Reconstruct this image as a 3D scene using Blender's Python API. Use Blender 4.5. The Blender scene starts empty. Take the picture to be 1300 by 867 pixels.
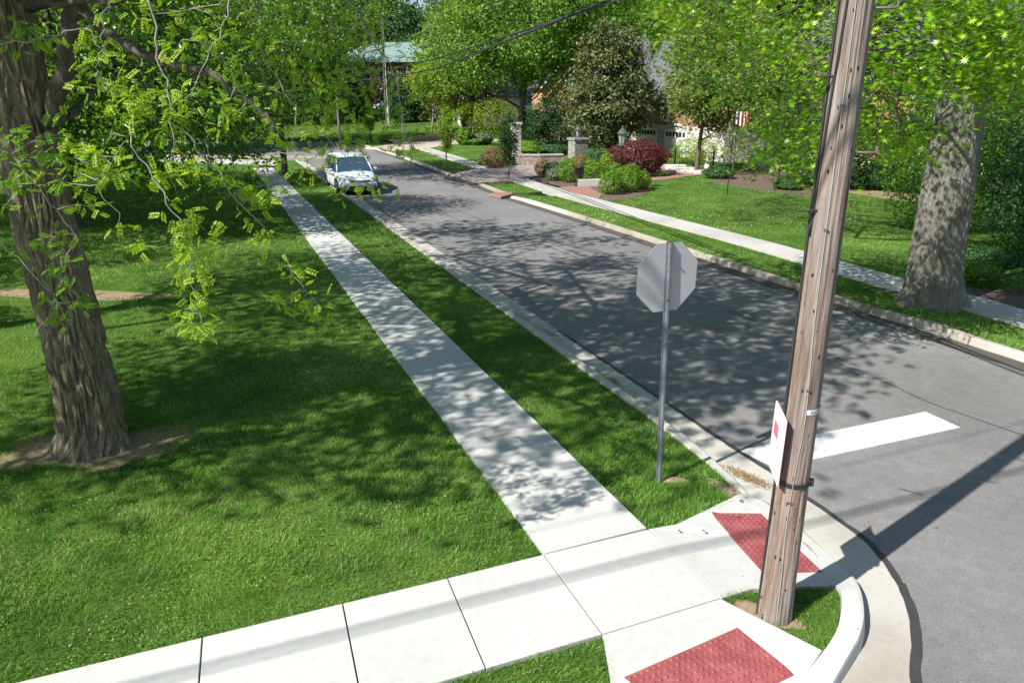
import bpy, bmesh, math, random
import numpy as np
from mathutils import Vector, noise as mn
from mathutils.geometry import tessellate_polygon

RNG = np.random.default_rng(7)
random.seed(7)
COL = bpy.context.scene.collection
R = math.radians

# ------------------------------------------------------------------ camera geometry (used to survey the place)
F, HY, H = 895.0, 124.0, 4.35
PITCH = math.atan((433.5 - HY) / F)
FW = np.array([0, math.cos(PITCH), -math.sin(PITCH)])
UP = np.array([0, math.sin(PITCH), math.cos(PITCH)])
RT = np.array([1.0, 0, 0])
CAM = np.array([0, 0, H])
def ray(x, y): return FW + RT * (x - 650) / F - UP * (y - 433.5) / F
def g(x, y, z=0.0):
    r = ray(x, y); return CAM + r * ((z - H) / r[2])
def at(x, y, Y):
    r = ray(x, y); return CAM + r * (Y / r[1])
ZR = -0.13                                   # road level; the walks are z = 0
SUN_AZ, SUN_EL = R(36.5), R(44)              # the direction shadows run in, and the height of the sun
SH = np.array([math.cos(SUN_AZ), math.sin(SUN_AZ), 0])
U = np.array([math.cos(R(-67.4)), math.sin(R(-67.4)), 0])   # down the street, towards the corner
V = np.array([-U[1], U[0], 0])                              # across the street, to the right

# ------------------------------------------------------------------ tagging
def tag(o, label=None, cat=None, group=None, kind=None):
    if label: o['label'] = label
    if cat: o['category'] = cat
    if group: o['group'] = group
    if kind: o['kind'] = kind
    return o
def empty(name, loc, label, cat, group=None, rz=0.0):
    o = bpy.data.objects.new(name, None); COL.objects.link(o)
    o.location = tuple(float(c) for c in loc); o.rotation_euler = (0, 0, rz); o.empty_display_size = .2
    return tag(o, label, cat, group)
def np_mesh(name, verts, faces=None, loops=None, counts=None, mat=None, parent=None, smooth=False, var=None, uv=None):
    me = bpy.data.meshes.new(name)
    verts = np.asarray(verts, dtype=np.float32)
    if faces is not None:
        counts = np.array([len(f) for f in faces], dtype=np.int32)
        loops = np.array([i for f in faces for i in f], dtype=np.int32)
    me.vertices.add(len(verts)); me.vertices.foreach_set('co', verts.ravel())
    me.loops.add(len(loops)); me.loops.foreach_set('vertex_index', np.asarray(loops, dtype=np.int32))
    me.polygons.add(len(counts))
    st = np.zeros(len(counts), dtype=np.int32); st[1:] = np.cumsum(counts)[:-1]
    me.polygons.foreach_set('loop_start', st)
    me.update(calc_edges=True)
    me.polygons.foreach_set('use_smooth', np.full(len(counts), bool(smooth)))
    if var is not None:
        a = me.attributes.new('var', 'FLOAT', 'POINT'); a.data.foreach_set('value', np.asarray(var, dtype=np.float32))
    if uv is not None:
        l = me.uv_layers.new(name='UVMap')
        l.data.foreach_set('uv', np.asarray(uv, dtype=np.float32)[np.asarray(loops)].ravel())
    if mat: me.materials.append(mat)
    me.validate(); me.update()
    o = bpy.data.objects.new(name, me); COL.objects.link(o)
    if parent: o.parent = parent
    return o
class MB:
    """collects shapes, builds ONE mesh object"""
    def __init__(s): s.v = []; s.f = []
    def add(s, vs, fs):
        n = len(s.v); s.v += [tuple(float(c) for c in p) for p in vs]; s.f += [tuple(i + n for i in f) for f in fs]; return s
    def box(s, c, d, rz=0.0, ry=0.0):
        cx, cy, cz = c; dx, dy, dz = d[0] / 2, d[1] / 2, d[2] / 2
        vs = []
        for x in (-dx, dx):
            for y in (-dy, dy):
                for z in (-dz, dz):
                    X = x * math.cos(ry) + z * math.sin(ry); Z = -x * math.sin(ry) + z * math.cos(ry)
                    vs.append((cx + X * math.cos(rz) - y * math.sin(rz), cy + X * math.sin(rz) + y * math.cos(rz), cz + Z))
        return s.add(vs, [(0, 1, 3, 2), (4, 6, 7, 5), (0, 4, 5, 1), (2, 3, 7, 6), (0, 2, 6, 4), (1, 5, 7, 3)])
    def tube(s, pts, rad, n=6, cap=True):
        pts = [Vector(tuple(map(float, p))) for p in pts]
        if not hasattr(rad, '__len__'): rad = [rad] * len(pts)
        t = (pts[1] - pts[0]).normalized()
        a = t.orthogonal().normalized(); vs = []
        for i, p in enumerate(pts):
            if i == 0: t = pts[1] - pts[0]
            elif i == len(pts) - 1: t = pts[-1] - pts[-2]
            else: t = pts[i + 1] - pts[i - 1]
            t.normalize(); a = (a - t * a.dot(t)).normalized(); b = t.cross(a)
            for k in range(n):
                w = 2 * math.pi * k / n
                vs.append(p + a * (rad[i] * math.cos(w)) + b * (rad[i] * math.sin(w)))
        fs = [(i * n + k, i * n + (k + 1) % n, (i + 1) * n + (k + 1) % n, (i + 1) * n + k) for i in range(len(pts) - 1) for k in range(n)]
        if cap: fs += [tuple(reversed(range(n))), tuple((len(pts) - 1) * n + k for k in range(n))]
        return s.add(vs, fs)
    def lathe(s, c, prof, n=16):
        vs = [(c[0] + r * math.cos(2 * math.pi * k / n), c[1] + r * math.sin(2 * math.pi * k / n), c[2] + z) for r, z in prof for k in range(n)]
        fs = [(i * n + k, i * n + (k + 1) % n, (i + 1) * n + (k + 1) % n, (i + 1) * n + k) for i in range(len(prof) - 1) for k in range(n)]
        fs += [tuple(reversed(range(n))), tuple((len(prof) - 1) * n + k for k in range(n))]
        return s.add(vs, fs)
    def prism(s, poly, z0, z1):
        """poly of (x, y) or (x, y, z) points; closed prism"""
        n = len(poly)
        ar = sum(poly[i][0] * poly[(i + 1) % n][1] - poly[(i + 1) % n][0] * poly[i][1] for i in range(n))
        if ar < 0: poly = list(reversed(poly))
        zt = lambda p: p[2] if (z1 is None) else z1
        vs = [(p[0], p[1], z0) for p in poly] + [(p[0], p[1], zt(p)) for p in poly]
        tri = tessellate_polygon([[Vector((p[0], p[1], 0)) for p in poly]])
        fs = []
        for a, b, c in tri:
            A, B, C = poly[a], poly[b], poly[c]
            if (B[0] - A[0]) * (C[1] - A[1]) - (B[1] - A[1]) * (C[0] - A[0]) < 0: b, c = c, b
            fs += [(a + n, b + n, c + n), (c, b, a)]
        fs += [(i, (i + 1) % n, (i + 1) % n + n, i + n) for i in range(n)]
        return s.add(vs, fs)
    def build(s, name, mat, parent=None, smooth=False, bevel=0.0, var=None):
        o = np_mesh(name, s.v, faces=s.f, mat=mat, parent=parent, smooth=smooth, var=var)
        if bevel:
            m = o.modifiers.new('bevel', 'BEVEL'); m.width = bevel; m.segments = 2; m.limit_method = 'ANGLE'
        return o

# ------------------------------------------------------------------ materials
def newmat(name):
    m = bpy.data.materials.new(name); m.use_nodes = True
    nt = m.node_tree; return m, nt, nt.nodes['Principled BSDF']
def ramp(nt, cols, fac, pos=None):
    r = nt.nodes.new('ShaderNodeValToRGB'); e = r.color_ramp.elements
    n = len(cols)
    for i in range(n - 2): e.new(.5)
    for i, c in enumerate(cols):
        e[i].position = pos[i] if pos else i / (n - 1); e[i].color = (*c, 1)
    nt.links.new(fac, r.inputs[0]); return r
def noise_node(nt, scale, detail=4, rough=.55, co=None, stretch=None, dist=0.0):
    n = nt.nodes.new('ShaderNodeTexNoise'); n.inputs['Scale'].default_value = scale
    n.inputs['Detail'].default_value = detail; n.inputs['Roughness'].default_value = rough; n.inputs['Distortion'].default_value = dist
    if co is not None:
        if stretch:
            mp = nt.nodes.new('ShaderNodeMapping'); mp.inputs['Scale'].default_value = stretch
            nt.links.new(co, mp.inputs[0]); co = mp.outputs[0]
        nt.links.new(co, n.inputs['Vector'])
    return n
def coords(nt, which='Object'):
    t = nt.nodes.new('ShaderNodeTexCoord'); return t.outputs[which]
def mix(nt, a, b, fac, mode='MIX'):
    m = nt.nodes.new('ShaderNodeMixRGB'); m.blend_type = mode
    for s, i in ((fac, 0), (a, 1), (b, 2)):
        if hasattr(s, 'links'): nt.links.new(s, m.inputs[i])
        elif isinstance(s, (int, float)): m.inputs[i].default_value = s
        else: m.inputs[i].default_value = (*s, 1)
    return m.outputs[0]
def bump(nt, b, h, strength=.3, dist=.02):
    n = nt.nodes.new('ShaderNodeBump'); n.inputs['Strength'].default_value = strength; n.inputs['Distance'].default_value = dist
    nt.links.new(h, n.inputs['Height']); nt.links.new(n.outputs[0], b.inputs['Normal']); return n
def pmat(name, cols, scale=5, rough=.8, bs=0, bstr=.3, bdist=.01, stretch=None, pos=None, metal=0, spec=.5, detail=5):
    m, nt, b = newmat(name); co = coords(nt)
    n = noise_node(nt, scale, detail, .6, co, stretch)
    r = ramp(nt, cols, n.outputs[0], pos or ([.3 + .4 * i / (len(cols) - 1) for i in range(len(cols))]))
    nt.links.new(r.outputs[0], b.inputs['Base Color']); b.inputs['Roughness'].default_value = rough
    b.inputs['Metallic'].default_value = metal; b.inputs['Specular IOR Level'].default_value = spec
    if bs:
        n2 = noise_node(nt, bs, 6, .65, co, stretch); bump(nt, b, n2.outputs[0], bstr, bdist)
    return m
def flat(name, c, rough=.5, metal=0, spec=.5, alpha=None):
    return pmat(name, [tuple(x * .93 for x in c), tuple(min(1, x * 1.05) for x in c)], 9, rough, metal=metal, spec=spec)
def leafmat(name, cols, transl=.35, tcol=None, rough=.5, spec=.3):
    m, nt, b = newmat(name)
    at_ = nt.nodes.new('ShaderNodeAttribute'); at_.attribute_name = 'var'
    r = ramp(nt, cols, at_.outputs['Fac'])
    nt.links.new(r.outputs[0], b.inputs['Base Color']); b.inputs['Roughness'].default_value = rough; b.inputs['Specular IOR Level'].default_value = spec
    t = nt.nodes.new('ShaderNodeBsdfTranslucent')
    tc = mix(nt, r.outputs[0], tcol or (1.0, 1.0, .35), 1.0, 'MULTIPLY')
    tc2 = mix(nt, tc, (1.7, 1.7, 1.7), 1.0, 'MULTIPLY')
    nt.links.new(tc2, t.inputs[0])
    ms = nt.nodes.new('ShaderNodeMixShader'); ms.inputs[0].default_value = transl
    nt.links.new(b.outputs[0], ms.inputs[1]); nt.links.new(t.outputs[0], ms.inputs[2])
    nt.links.new(ms.outputs[0], nt.nodes['Material Output'].inputs[0])
    return m

def concrete(name, base, dirty, jointed=False, scale=1.0):
    m, nt, b = newmat(name); co = coords(nt)
    n1 = noise_node(nt, .5 * scale, 3, .5, co); n2 = noise_node(nt, 9 * scale, 6, .7, co); n3 = noise_node(nt, 120, 2, .5, co)
    r = ramp(nt, [dirty, base, tuple(min(1, c * 1.05) for c in base)], n1.outputs[0], [.25, .52, .75])
    r2 = ramp(nt, [(.91, .905, .89), (1, 1, 1)], n2.outputs[0], [.33, .5])
    c = mix(nt, r.outputs[0], r2.outputs[0], 1.0, 'MULTIPLY')
    r3 = ramp(nt, [(.86, .86, .86), (1, 1, 1)], n3.outputs[0], [.3, .5])
    c = mix(nt, c, r3.outputs[0], 1.0, 'MULTIPLY')
    # sparse small dark specks
    vo = nt.nodes.new('ShaderNodeTexVoronoi'); vo.inputs['Scale'].default_value = 2.3; nt.links.new(co, vo.inputs['Vector'])
    r4 = ramp(nt, [(.35, .32, .28), (1, 1, 1)], vo.outputs['Distance'], [.018, .03])
    c = mix(nt, c, r4.outputs[0], .8, 'MULTIPLY')
    if jointed:
        uvn = nt.nodes.new('ShaderNodeUVMap'); sx = nt.nodes.new('ShaderNodeSeparateXYZ'); nt.links.new(uvn.outputs[0], sx.inputs[0])
        md = nt.nodes.new('ShaderNodeMath'); md.operation = 'MODULO'; nt.links.new(sx.outputs[0], md.inputs[0]); md.inputs[1].default_value = 3.05
        lt = nt.nodes.new('ShaderNodeMath'); lt.operation = 'LESS_THAN'; nt.links.new(md.outputs[0], lt.inputs[0]); lt.inputs[1].default_value = .018
        c = mix(nt, c, (.09, .08, .07), lt.outputs[0])
    nt.links.new(c, b.inputs['Base Color']); b.inputs['Roughness'].default_value = .9; b.inputs['Specular IOR Level'].default_value = .25
    bump(nt, b, n3.outputs[0], .25, .003)
    return m

M = {}
M['walk'] = concrete('new_concrete', (.50, .50, .48), (.445, .442, .42))
M['walk_old'] = concrete('old_concrete', (.46, .445, .42), (.36, .345, .32))
M['curb'] = concrete('curb_concrete', (.46, .445, .41), (.34, .32, .28), True)
M['curb_old'] = concrete('weathered_curb', (.36, .33, .27), (.20, .18, .14), True, 2.5)
M['gutter'] = concrete('gutter_concrete', (.46, .44, .41), (.33, .31, .28), True)
M['gutter_tan'] = concrete('tan_gutter_concrete', (.45, .43, .385), (.33, .30, .25), scale=1.6)
M['slab'] = concrete('stone_slab', (.42, .41, .38), (.28, .27, .24))
# asphalt
m, nt, b = newmat('asphalt'); co = coords(nt)
n1 = noise_node(nt, .35, 4, .6, co); n2 = noise_node(nt, 75, 3, .75, co); n3 = noise_node(nt, 6, 5, .6, co)
r = ramp(nt, [(.172, .168, .164), (.208, .202, .198), (.242, .236, .231)], n1.outputs[0], [.3, .5, .7])
vo = nt.nodes.new('ShaderNodeTexVoronoi'); vo.inputs['Scale'].default_value = 90; nt.links.new(co, vo.inputs['Vector'])
r2 = ramp(nt, [(.58, .58, .58), (1, 1, 1), (1.0, 1.0, 1.0)], n2.outputs[0], [.36, .5, .7])
c = mix(nt, r.outputs[0], r2.outputs[0], 1, 'MULTIPLY')
r5 = ramp(nt, [(0, 0, 0), (.22, .22, .21)], vo.outputs['Color'], [.88, .95]); c = mix(nt, c, r5.outputs[0], .55, 'ADD')
r3 = ramp(nt, [(.9, .9, .9), (1.06, 1.06, 1.06)], n3.outputs[0], [.35, .65]); c = mix(nt, c, r3.outputs[0], 1, 'MULTIPLY')
nt.links.new(c, b.inputs['Base Color']); b.inputs['Roughness'].default_value = .85; b.inputs['Specular IOR Level'].default_value = .3
bump(nt, b, n2.outputs[0], .5, .006); M['asphalt'] = m
M['seal'] = pmat('joint_tar', [(.035, .035, .037), (.055, .053, .052)], 20, .6, 60, .3)
M['crack'] = pmat('crack_seal', [(.06, .06, .062), (.10, .10, .10)], 12, .7)
# worn white paint
m, nt, b = newmat('road_paint'); co = coords(nt)
n1 = noise_node(nt, 55, 5, .7, co); n2 = noise_node(nt, 3, 4, .6, co)
r = ramp(nt, [(.36, .37, .37), (.60, .615, .615)], n1.outputs[0], [.38, .50]); r2 = ramp(nt, [(.85, .86, .86), (1, 1, 1)], n2.outputs[0], [.3, .6])
nt.links.new(mix(nt, r.outputs[0], r2.outputs[0], 1, 'MULTIPLY'), b.inputs['Base Color']); b.inputs['Roughness'].default_value = .7; M['paint'] = m
M['tactile'] = pmat('red_tactile_paving', [(.22, .05, .052), (.28, .07, .07), (.33, .11, .11)], 7, .65, 80, .2, .003)
M['soil'] = pmat('bare_soil', [(.15, .10, .065), (.27, .19, .12), (.34, .25, .17)], 14, .95, 45, .7, .02)
M['mulch'] = pmat('dark_mulch', [(.055, .038, .027), (.13, .09, .065), (.19, .14, .10)], 22, .95, 60, .8, .03)
M['straw'] = pmat('pine_straw', [(.20, .12, .05), (.36, .23, .10)], 60, .95, 90, .8, .01)
def lawnmat():
    m, nt, b = newmat('lawn_turf'); co = coords(nt)
    n1 = noise_node(nt, .9, 5, .65, co); n2 = noise_node(nt, 28, 5, .8, co); n3 = noise_node(nt, 3.2, 5, .7, co)
    r = ramp(nt, [(.046, .10, .018), (.08, .15, .026), (.13, .20, .045)], n1.outputs[0], [.3, .5, .7])
    r2 = ramp(nt, [(.35, .4, .3), (1, 1, 1), (1.5, 1.5, 1.2)], n2.outputs[0], [.35, .52, .68])
    c = mix(nt, r.outputs[0], r2.outputs[0], 1, 'MULTIPLY')
    r3 = ramp(nt, [(0, 0, 0), (1, 1, 1)], n3.outputs[0], [.62, .74])
    c = mix(nt, c, (.17, .13, .075), r3.outputs[0])
    nt.links.new(c, b.inputs['Base Color']); b.inputs['Roughness'].default_value = .95; b.inputs['Specular IOR Level'].default_value = .1
    bump(nt, b, n2.outputs[0], .6, .04); return m
M['lawn'] = lawnmat()
M['grass'] = leafmat('grass_blades', [(0.043, 0.133, 0.015), (0.114, 0.267, 0.034), (0.24, 0.412, 0.072), (0.551, 0.544, 0.312)], .25)
M['clover'] = leafmat('clover_leaves', [(0.057, 0.149, 0.023), (0.127, 0.241, 0.04), (0.207, 0.322, 0.069)], .25)
# foliage
M['lf_locust'] = leafmat('locust_leaves', [(0.099, 0.223, 0.014), (0.198, 0.345, 0.021), (0.297, 0.424, 0.034), (0.376, 0.402, 0.069)], .42)
M['lf_locust_dim'] = leafmat('locust_leaves_green', [(.04, .12, .012), (.09, .21, .015), (.15, .27, .02)], .42)
M['lf_oak'] = leafmat('oak_leaves', [(0.072, 0.203, 0.008), (0.168, 0.359, 0.013), (0.325, 0.514, 0.026), (0.529, 0.622, 0.091)], .33, rough=.32, spec=.6)
M['lf_dark'] = leafmat('dark_glossy_leaves', [(0.03, 0.08, 0.012), (0.075, 0.174, 0.017), (0.15, 0.29, 0.026), (0.283, 0.42, 0.058)], .38, rough=.35, spec=.5)
M['lf_maple'] = leafmat('maple_leaves', [(0.072, 0.161, 0.023), (0.157, 0.287, 0.04), (0.254, 0.391, 0.069)], .4)
M['lf_magnolia'] = leafmat('magnolia_leaves', [(0.034, 0.063, 0.017), (0.081, 0.115, 0.032), (0.161, 0.172, 0.069), (0.253, 0.196, 0.115)], .15, rough=.5, spec=.3)
M['lf_olive'] = leafmat('olive_green_leaves', [(0.072, 0.12, 0.024), (0.144, 0.216, 0.042), (0.24, 0.3, 0.084), (0.288, 0.204, 0.12)], .3)
M['lf_conifer'] = leafmat('conifer_needles', [(0.016, 0.046, 0.013), (0.039, 0.091, 0.023), (0.078, 0.143, 0.039)], .12)
M['lf_brown'] = leafmat('grey_green_needles', [(0.06, 0.072, 0.036), (0.12, 0.132, 0.06), (0.18, 0.168, 0.096)], .12)
M['lf_yellow'] = leafmat('yellow_green_leaves', [(.12, .22, .015), (.21, .33, .02), (.30, .40, .04)], .35)
M['lf_box'] = leafmat('boxwood_leaves', [(0.06, 0.14, 0.01), (0.12, 0.24, 0.015), (0.19, 0.32, 0.03)], .25)
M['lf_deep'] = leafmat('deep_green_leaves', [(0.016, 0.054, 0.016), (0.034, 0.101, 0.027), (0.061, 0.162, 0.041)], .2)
M['lf_red'] = leafmat('red_maple_leaves', [(0.064, 0.012, 0.015), (0.128, 0.027, 0.032), (0.208, 0.06, 0.064)], .3, (1, .5, .5))
M['lf_rust'] = leafmat('rust_brown_twigs', [(.14, .07, .045), (.24, .14, .08), (.30, .20, .12)], .15, (1, .8, .6))
M['lf_pink'] = leafmat('plum_pink_leaves', [(.16, .07, .08), (.27, .14, .14), (.36, .22, .21)], .25, (1, .7, .8))
M['lf_grey'] = leafmat('grey_green_leaves', [(.10, .13, .07), (.18, .21, .12), (.28, .27, .22)], .2)
def bark(name, cols, ks, st, bstr=.9, bdist=.03):
    m, nt, b = newmat(name); co = coords(nt)
    n1 = noise_node(nt, ks, 6, .7, co, (1, 1, st), .6); n2 = noise_node(nt, 1.3, 4, .6, co); n3 = noise_node(nt, ks * 4, 5, .7, co, (1, 1, .4))
    r = ramp(nt, cols, n1.outputs[0], [.3 + .4 * i / (len(cols) - 1) for i in range(len(cols))])
    r2 = ramp(nt, [(.72, .78, .66), (1, 1, 1), (1.2, 1.2, 1.15)], n2.outputs[0], [.35, .5, .7])
    c = mix(nt, r.outputs[0], r2.outputs[0], 1, 'MULTIPLY')
    r3 = ramp(nt, [(.6, .6, .6), (1.15, 1.15, 1.15)], n3.outputs[0], [.35, .6]); c = mix(nt, c, r3.outputs[0], 1, 'MULTIPLY')
    # lichen patches
    n4 = noise_node(nt, 5, 4, .55, co); r4 = ramp(nt, [(0, 0, 0), (1, 1, 1)], n4.outputs[0], [.66, .70])
    c = mix(nt, c, (.27, .33, .27), mix(nt, r4.outputs[0], (.55, .55, .55), 1, 'MULTIPLY'))
    nt.links.new(c, b.inputs['Base Color']); b.inputs['Roughness'].default_value = .95; b.inputs['Specular IOR Level'].default_value = .15
    ad = nt.nodes.new('ShaderNodeMath'); ad.operation = 'ADD'; nt.links.new(n1.outputs[0], ad.inputs[0]); nt.links.new(n3.outputs[0], ad.inputs[1])
    bump(nt, b, ad.outputs[0], bstr, bdist); return m
M['bark_locust'] = bark('locust_bark', [(.11, .088, .058), (.26, .215, .15), (.40, .345, .26)], 16, .16)
M['bark_oak'] = bark('oak_bark', [(.15, .145, .12), (.29, .28, .24), (.42, .41, .36)], 26, .15, 1.0, .05)
M['bark_twig'] = pmat('twig_bark', [(.22, .20, .17), (.36, .33, .29)], 30, .9)
M['bark_dark'] = pmat('limb_bark', [(.035, .03, .022), (.085, .072, .055), (.15, .135, .11)], 22, .95, 40, .9, .03, (1, 1, .25))
M['bark'] = pmat('tree_bark', [(.07, .058, .045), (.15, .13, .105)], 10, .95, 26, .7, .02, (1, 1, .2))
# pole wood
m, nt, b = newmat('weathered_pole_wood'); co = coords(nt)
n1 = noise_node(nt, 20, 6, .7, co, (1, 1, .05)); n2 = noise_node(nt, 2.2, 4, .6, co, (1, 1, .5)); n3 = noise_node(nt, 70, 4, .7, co, (1, 1, .05))
r = ramp(nt, [(.085, .058, .046), (.20, .15, .128), (.29, .238, .212), (.35, .31, .29)], n1.outputs[0], [.3, .44, .56, .72])
r2 = ramp(nt, [(1.04, .93, .84), (1, 1.0, .97), (.95, 1.01, 1.02)], n2.outputs[0], [.38, .5, .62])
c = mix(nt, r.outputs[0], r2.outputs[0], 1, 'MULTIPLY')
vo = nt.nodes.new('ShaderNodeTexVoronoi'); vo.inputs['Scale'].default_value = 16
mp = nt.nodes.new('ShaderNodeMapping'); mp.inputs['Scale'].default_value = (1, 1, .45); nt.links.new(co, mp.inputs[0]); nt.links.new(mp.outputs[0], vo.inputs['Vector'])
r3 = ramp(nt, [(.12, .09, .08), (1, 1, 1)], vo.outputs['Distance'], [.10, .17]); c = mix(nt, c, r3.outputs[0], 1, 'MULTIPLY')
nt.links.new(c, b.inputs['Base Color']); b.inputs['Roughness'].default_value = .9; b.inputs['Specular IOR Level'].default_value = .2
ad = nt.nodes.new('ShaderNodeMath'); ad.operation = 'ADD'; nt.links.new(n1.outputs[0], ad.inputs[0]); nt.links.new(n3.outputs[0], ad.inputs[1])
bump(nt, b, ad.outputs[0], .8, .012); M['pole'] = m
M['steel'] = pmat('galvanised_steel', [(.15, .16, .18), (.24, .25, .28)], 25, .5, metal=.3)
M['alu'] = pmat('bare_aluminium', [(.40, .39, .40), (.44, .43, .44)], 3, .75, metal=.0, spec=.2)
M['iron'] = flat('dark_iron', (.13, .12, .11), .6, .5)
M['black'] = flat('black_rubber', (.018, .018, .02), .6)
M['blackmetal'] = flat('black_painted_metal', (.02, .02, .022), .4, .3)
M['white'] = flat('white_board', (.72, .72, .72), .5)
M['whitepaint'] = flat('white_wood_paint', (.72, .71, .68), .6)
M['pinkprint'] = flat('pink_print', (.75, .16, .26), .5)
M['palepink'] = flat('pale_pink_edge', (.72, .38, .44), .5)
M['tagwhite'] = flat('grey_white_metal_tag', (.62, .64, .64), .4)
M['sign_red'] = flat('sign_red', (.45, .02, .02), .4)
M['wire'] = flat('dull_green_wire', (.30, .33, .29), .6)
M['cable'] = flat('black_cable', (.03, .03, .03), .6)
M['glass'] = flat('dark_window_glass', (.03, .04, .05), .08, spec=.8)
M['carglass'] = flat('tinted_car_glass', (.03, .06, .11), .1, spec=.7)
M['paleglass'] = flat('pale_window_glass', (.35, .45, .44), .15, spec=.8)
M['lampglass'] = flat('lamp_glass', (.26, .28, .27), .25)
M['copper'] = flat('green_copper', (.055, .075, .07), .7)
M['carwhite'] = pmat('white_car_paint', [(.48, .53, .57), (.50, .55, .59)], 2, .42, spec=.4)
M['chrome'] = flat('chrome', (.6, .6, .6), .15, .9)
M['headlamp'] = flat('clear_headlamp', (.45, .50, .55), .1, spec=.8)
M['rim'] = flat('alloy_rim', (.35, .35, .36), .3, .8)
M['yellow'] = pmat('yellow_boards', [(.36, .21, .02), (.45, .28, .03)], 4, .7)
def brick(name, a, b_, mort, sc=1.0):
    m, nt, b = newmat(name); co = coords(nt)
    sp = nt.nodes.new('ShaderNodeSeparateXYZ'); nt.links.new(co, sp.inputs[0])
    ad = nt.nodes.new('ShaderNodeMath'); nt.links.new(sp.outputs[0], ad.inputs[0]); nt.links.new(sp.outputs[1], ad.inputs[1])
    cb = nt.nodes.new('ShaderNodeCombineXYZ'); nt.links.new(ad.outputs[0], cb.inputs[0]); nt.links.new(sp.outputs[2], cb.inputs[1])
    br = nt.nodes.new('ShaderNodeTexBrick'); br.inputs['Scale'].default_value = sc; nt.links.new(cb.outputs[0], br.inputs['Vector'])
    br.inputs['Brick Width'].default_value = .22; br.inputs['Row Height'].default_value = .075; br.inputs['Mortar Size'].default_value = .008
    br.inputs['Color1'].default_value = (*a, 1); br.inputs['Color2'].default_value = (*b_, 1); br.inputs['Mortar'].default_value = (*mort, 1)
    n = noise_node(nt, 1.2, 4, .6, co); r = ramp(nt, [(.8, .8, .8), (1.15, 1.15, 1.15)], n.outputs[0], [.3, .7])
    nt.links.new(mix(nt, br.outputs[0], r.outputs[0], 1, 'MULTIPLY'), b.inputs['Base Color']); b.inputs['Roughness'].default_value = .9
    return m
M['brick'] = brick('red_brick', (.38, .13, .09), (.30, .10, .07), (.38, .32, .28))
M['brick_or'] = brick('orange_brick', (.42, .17, .09), (.34, .13, .07), (.38, .28, .2))
def paver(name, a, b_, mort):
    m, nt, b = newmat(name); co = coords(nt)
    br = nt.nodes.new('ShaderNodeTexBrick'); br.inputs['Scale'].default_value = 1; nt.links.new(co, br.inputs['Vector'])
    br.inputs['Brick Width'].default_value = .21; br.inputs['Row Height'].default_value = .105; br.inputs['Mortar Size'].default_value = .007
    br.inputs['Color1'].default_value = (*a, 1); br.inputs['Color2'].default_value = (*b_, 1); br.inputs['Mortar'].default_value = (*mort, 1)
    nt.links.new(br.outputs[0], b.inputs['Base Color']); b.inputs['Roughness'].default_value = .9; return m
M['brickpath'] = paver('red_brick_paving', (.27, .12, .09), (.33, .16, .12), (.24, .2, .17))
M['drive'] = paver('grey_brown_paving', (.27, .22, .20), (.33, .27, .25), (.22, .19, .17))
M['beige'] = concrete('beige_concrete_drive', (.50, .42, .34), (.42, .35, .28))
def stonewall(name, cols, mort, sc=(3.2, 3.2, 7.5)):
    m, nt, b = newmat(name); co = coords(nt)
    mp = nt.nodes.new('ShaderNodeMapping'); mp.inputs['Scale'].default_value = sc; nt.links.new(co, mp.inputs[0])
    v1 = nt.nodes.new('ShaderNodeTexVoronoi'); v1.inputs['Scale'].default_value = 1; nt.links.new(mp.outputs[0], v1.inputs['Vector'])
    v2 = nt.nodes.new('ShaderNodeTexVoronoi'); v2.feature = 'DISTANCE_TO_EDGE'; v2.inputs['Scale'].default_value = 1; nt.links.new(mp.outputs[0], v2.inputs['Vector'])
    r = ramp(nt, cols, v1.outputs['Color']); r2 = ramp(nt, [(0, 0, 0), (1, 1, 1)], v2.outputs['Distance'], [.03, .07])
    nt.links.new(mix(nt, mort, r.outputs[0], r2.outputs[0]), b.inputs['Base Color']); b.inputs['Roughness'].default_value = .9
    bump(nt, b, r2.outputs[0], .8, .03); return m
M['stone'] = stonewall('grey_green_stone', [(.17, .19, .16), (.27, .29, .25), (.36, .37, .32)], (.13, .13, .11), (3, 3, 9))
M['fieldstone'] = stonewall('tan_fieldstone', [(.22, .16, .12), (.36, .28, .22), (.45, .37, .30)], (.17, .13, .10), (5, 5, 9))
M['limestone'] = stonewall('pale_limestone', [(.48, .45, .40), (.60, .57, .51), (.66, .63, .57)], (.36, .33, .3), (1.6, 1.6, 4))
M['peach'] = pmat('peach_stucco', [(.50, .29, .17), (.55, .34, .21)], 3, .9, 30, .3)
M['slate'] = pmat('grey_slate_roof', [(.085, .088, .098), (.14, .145, .155)], 5, .8, 14, .5, .03, (1, 1, 3))
M['tealroof'] = pmat('pale_teal_roof', [(.14, .22, .20), (.20, .29, .265)], 1.5, .6)

# ------------------------------------------------------------------ ground and paving
def S(o): return tag(o, kind='structure')
def pl(pts, z=0.0, zz=None):
    """pixel outline of something lying on the ground -> surveyed ground points"""
    return [tuple(g(p[0], p[1], p[2] if len(p) > 2 else z)) for p in pts]
def sheet(name, poly, z, mat, th=.0):
    mb = MB(); mb.prism([(p[0], p[1]) for p in poly], z - th - .02, z); return S(mb.build(name, mat))

S(MB().add([(-900, -300, -.42), (900, -300, -.42), (900, 1500, -.42), (-900, 1500, -.42)], [(0, 1, 2, 3)]).build('ground', M['lawn']))

def line_at(slope, y, z):      # a line parallel to the street through the vanishing point
    return g(265 + slope * (y - 124), y, z)
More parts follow.
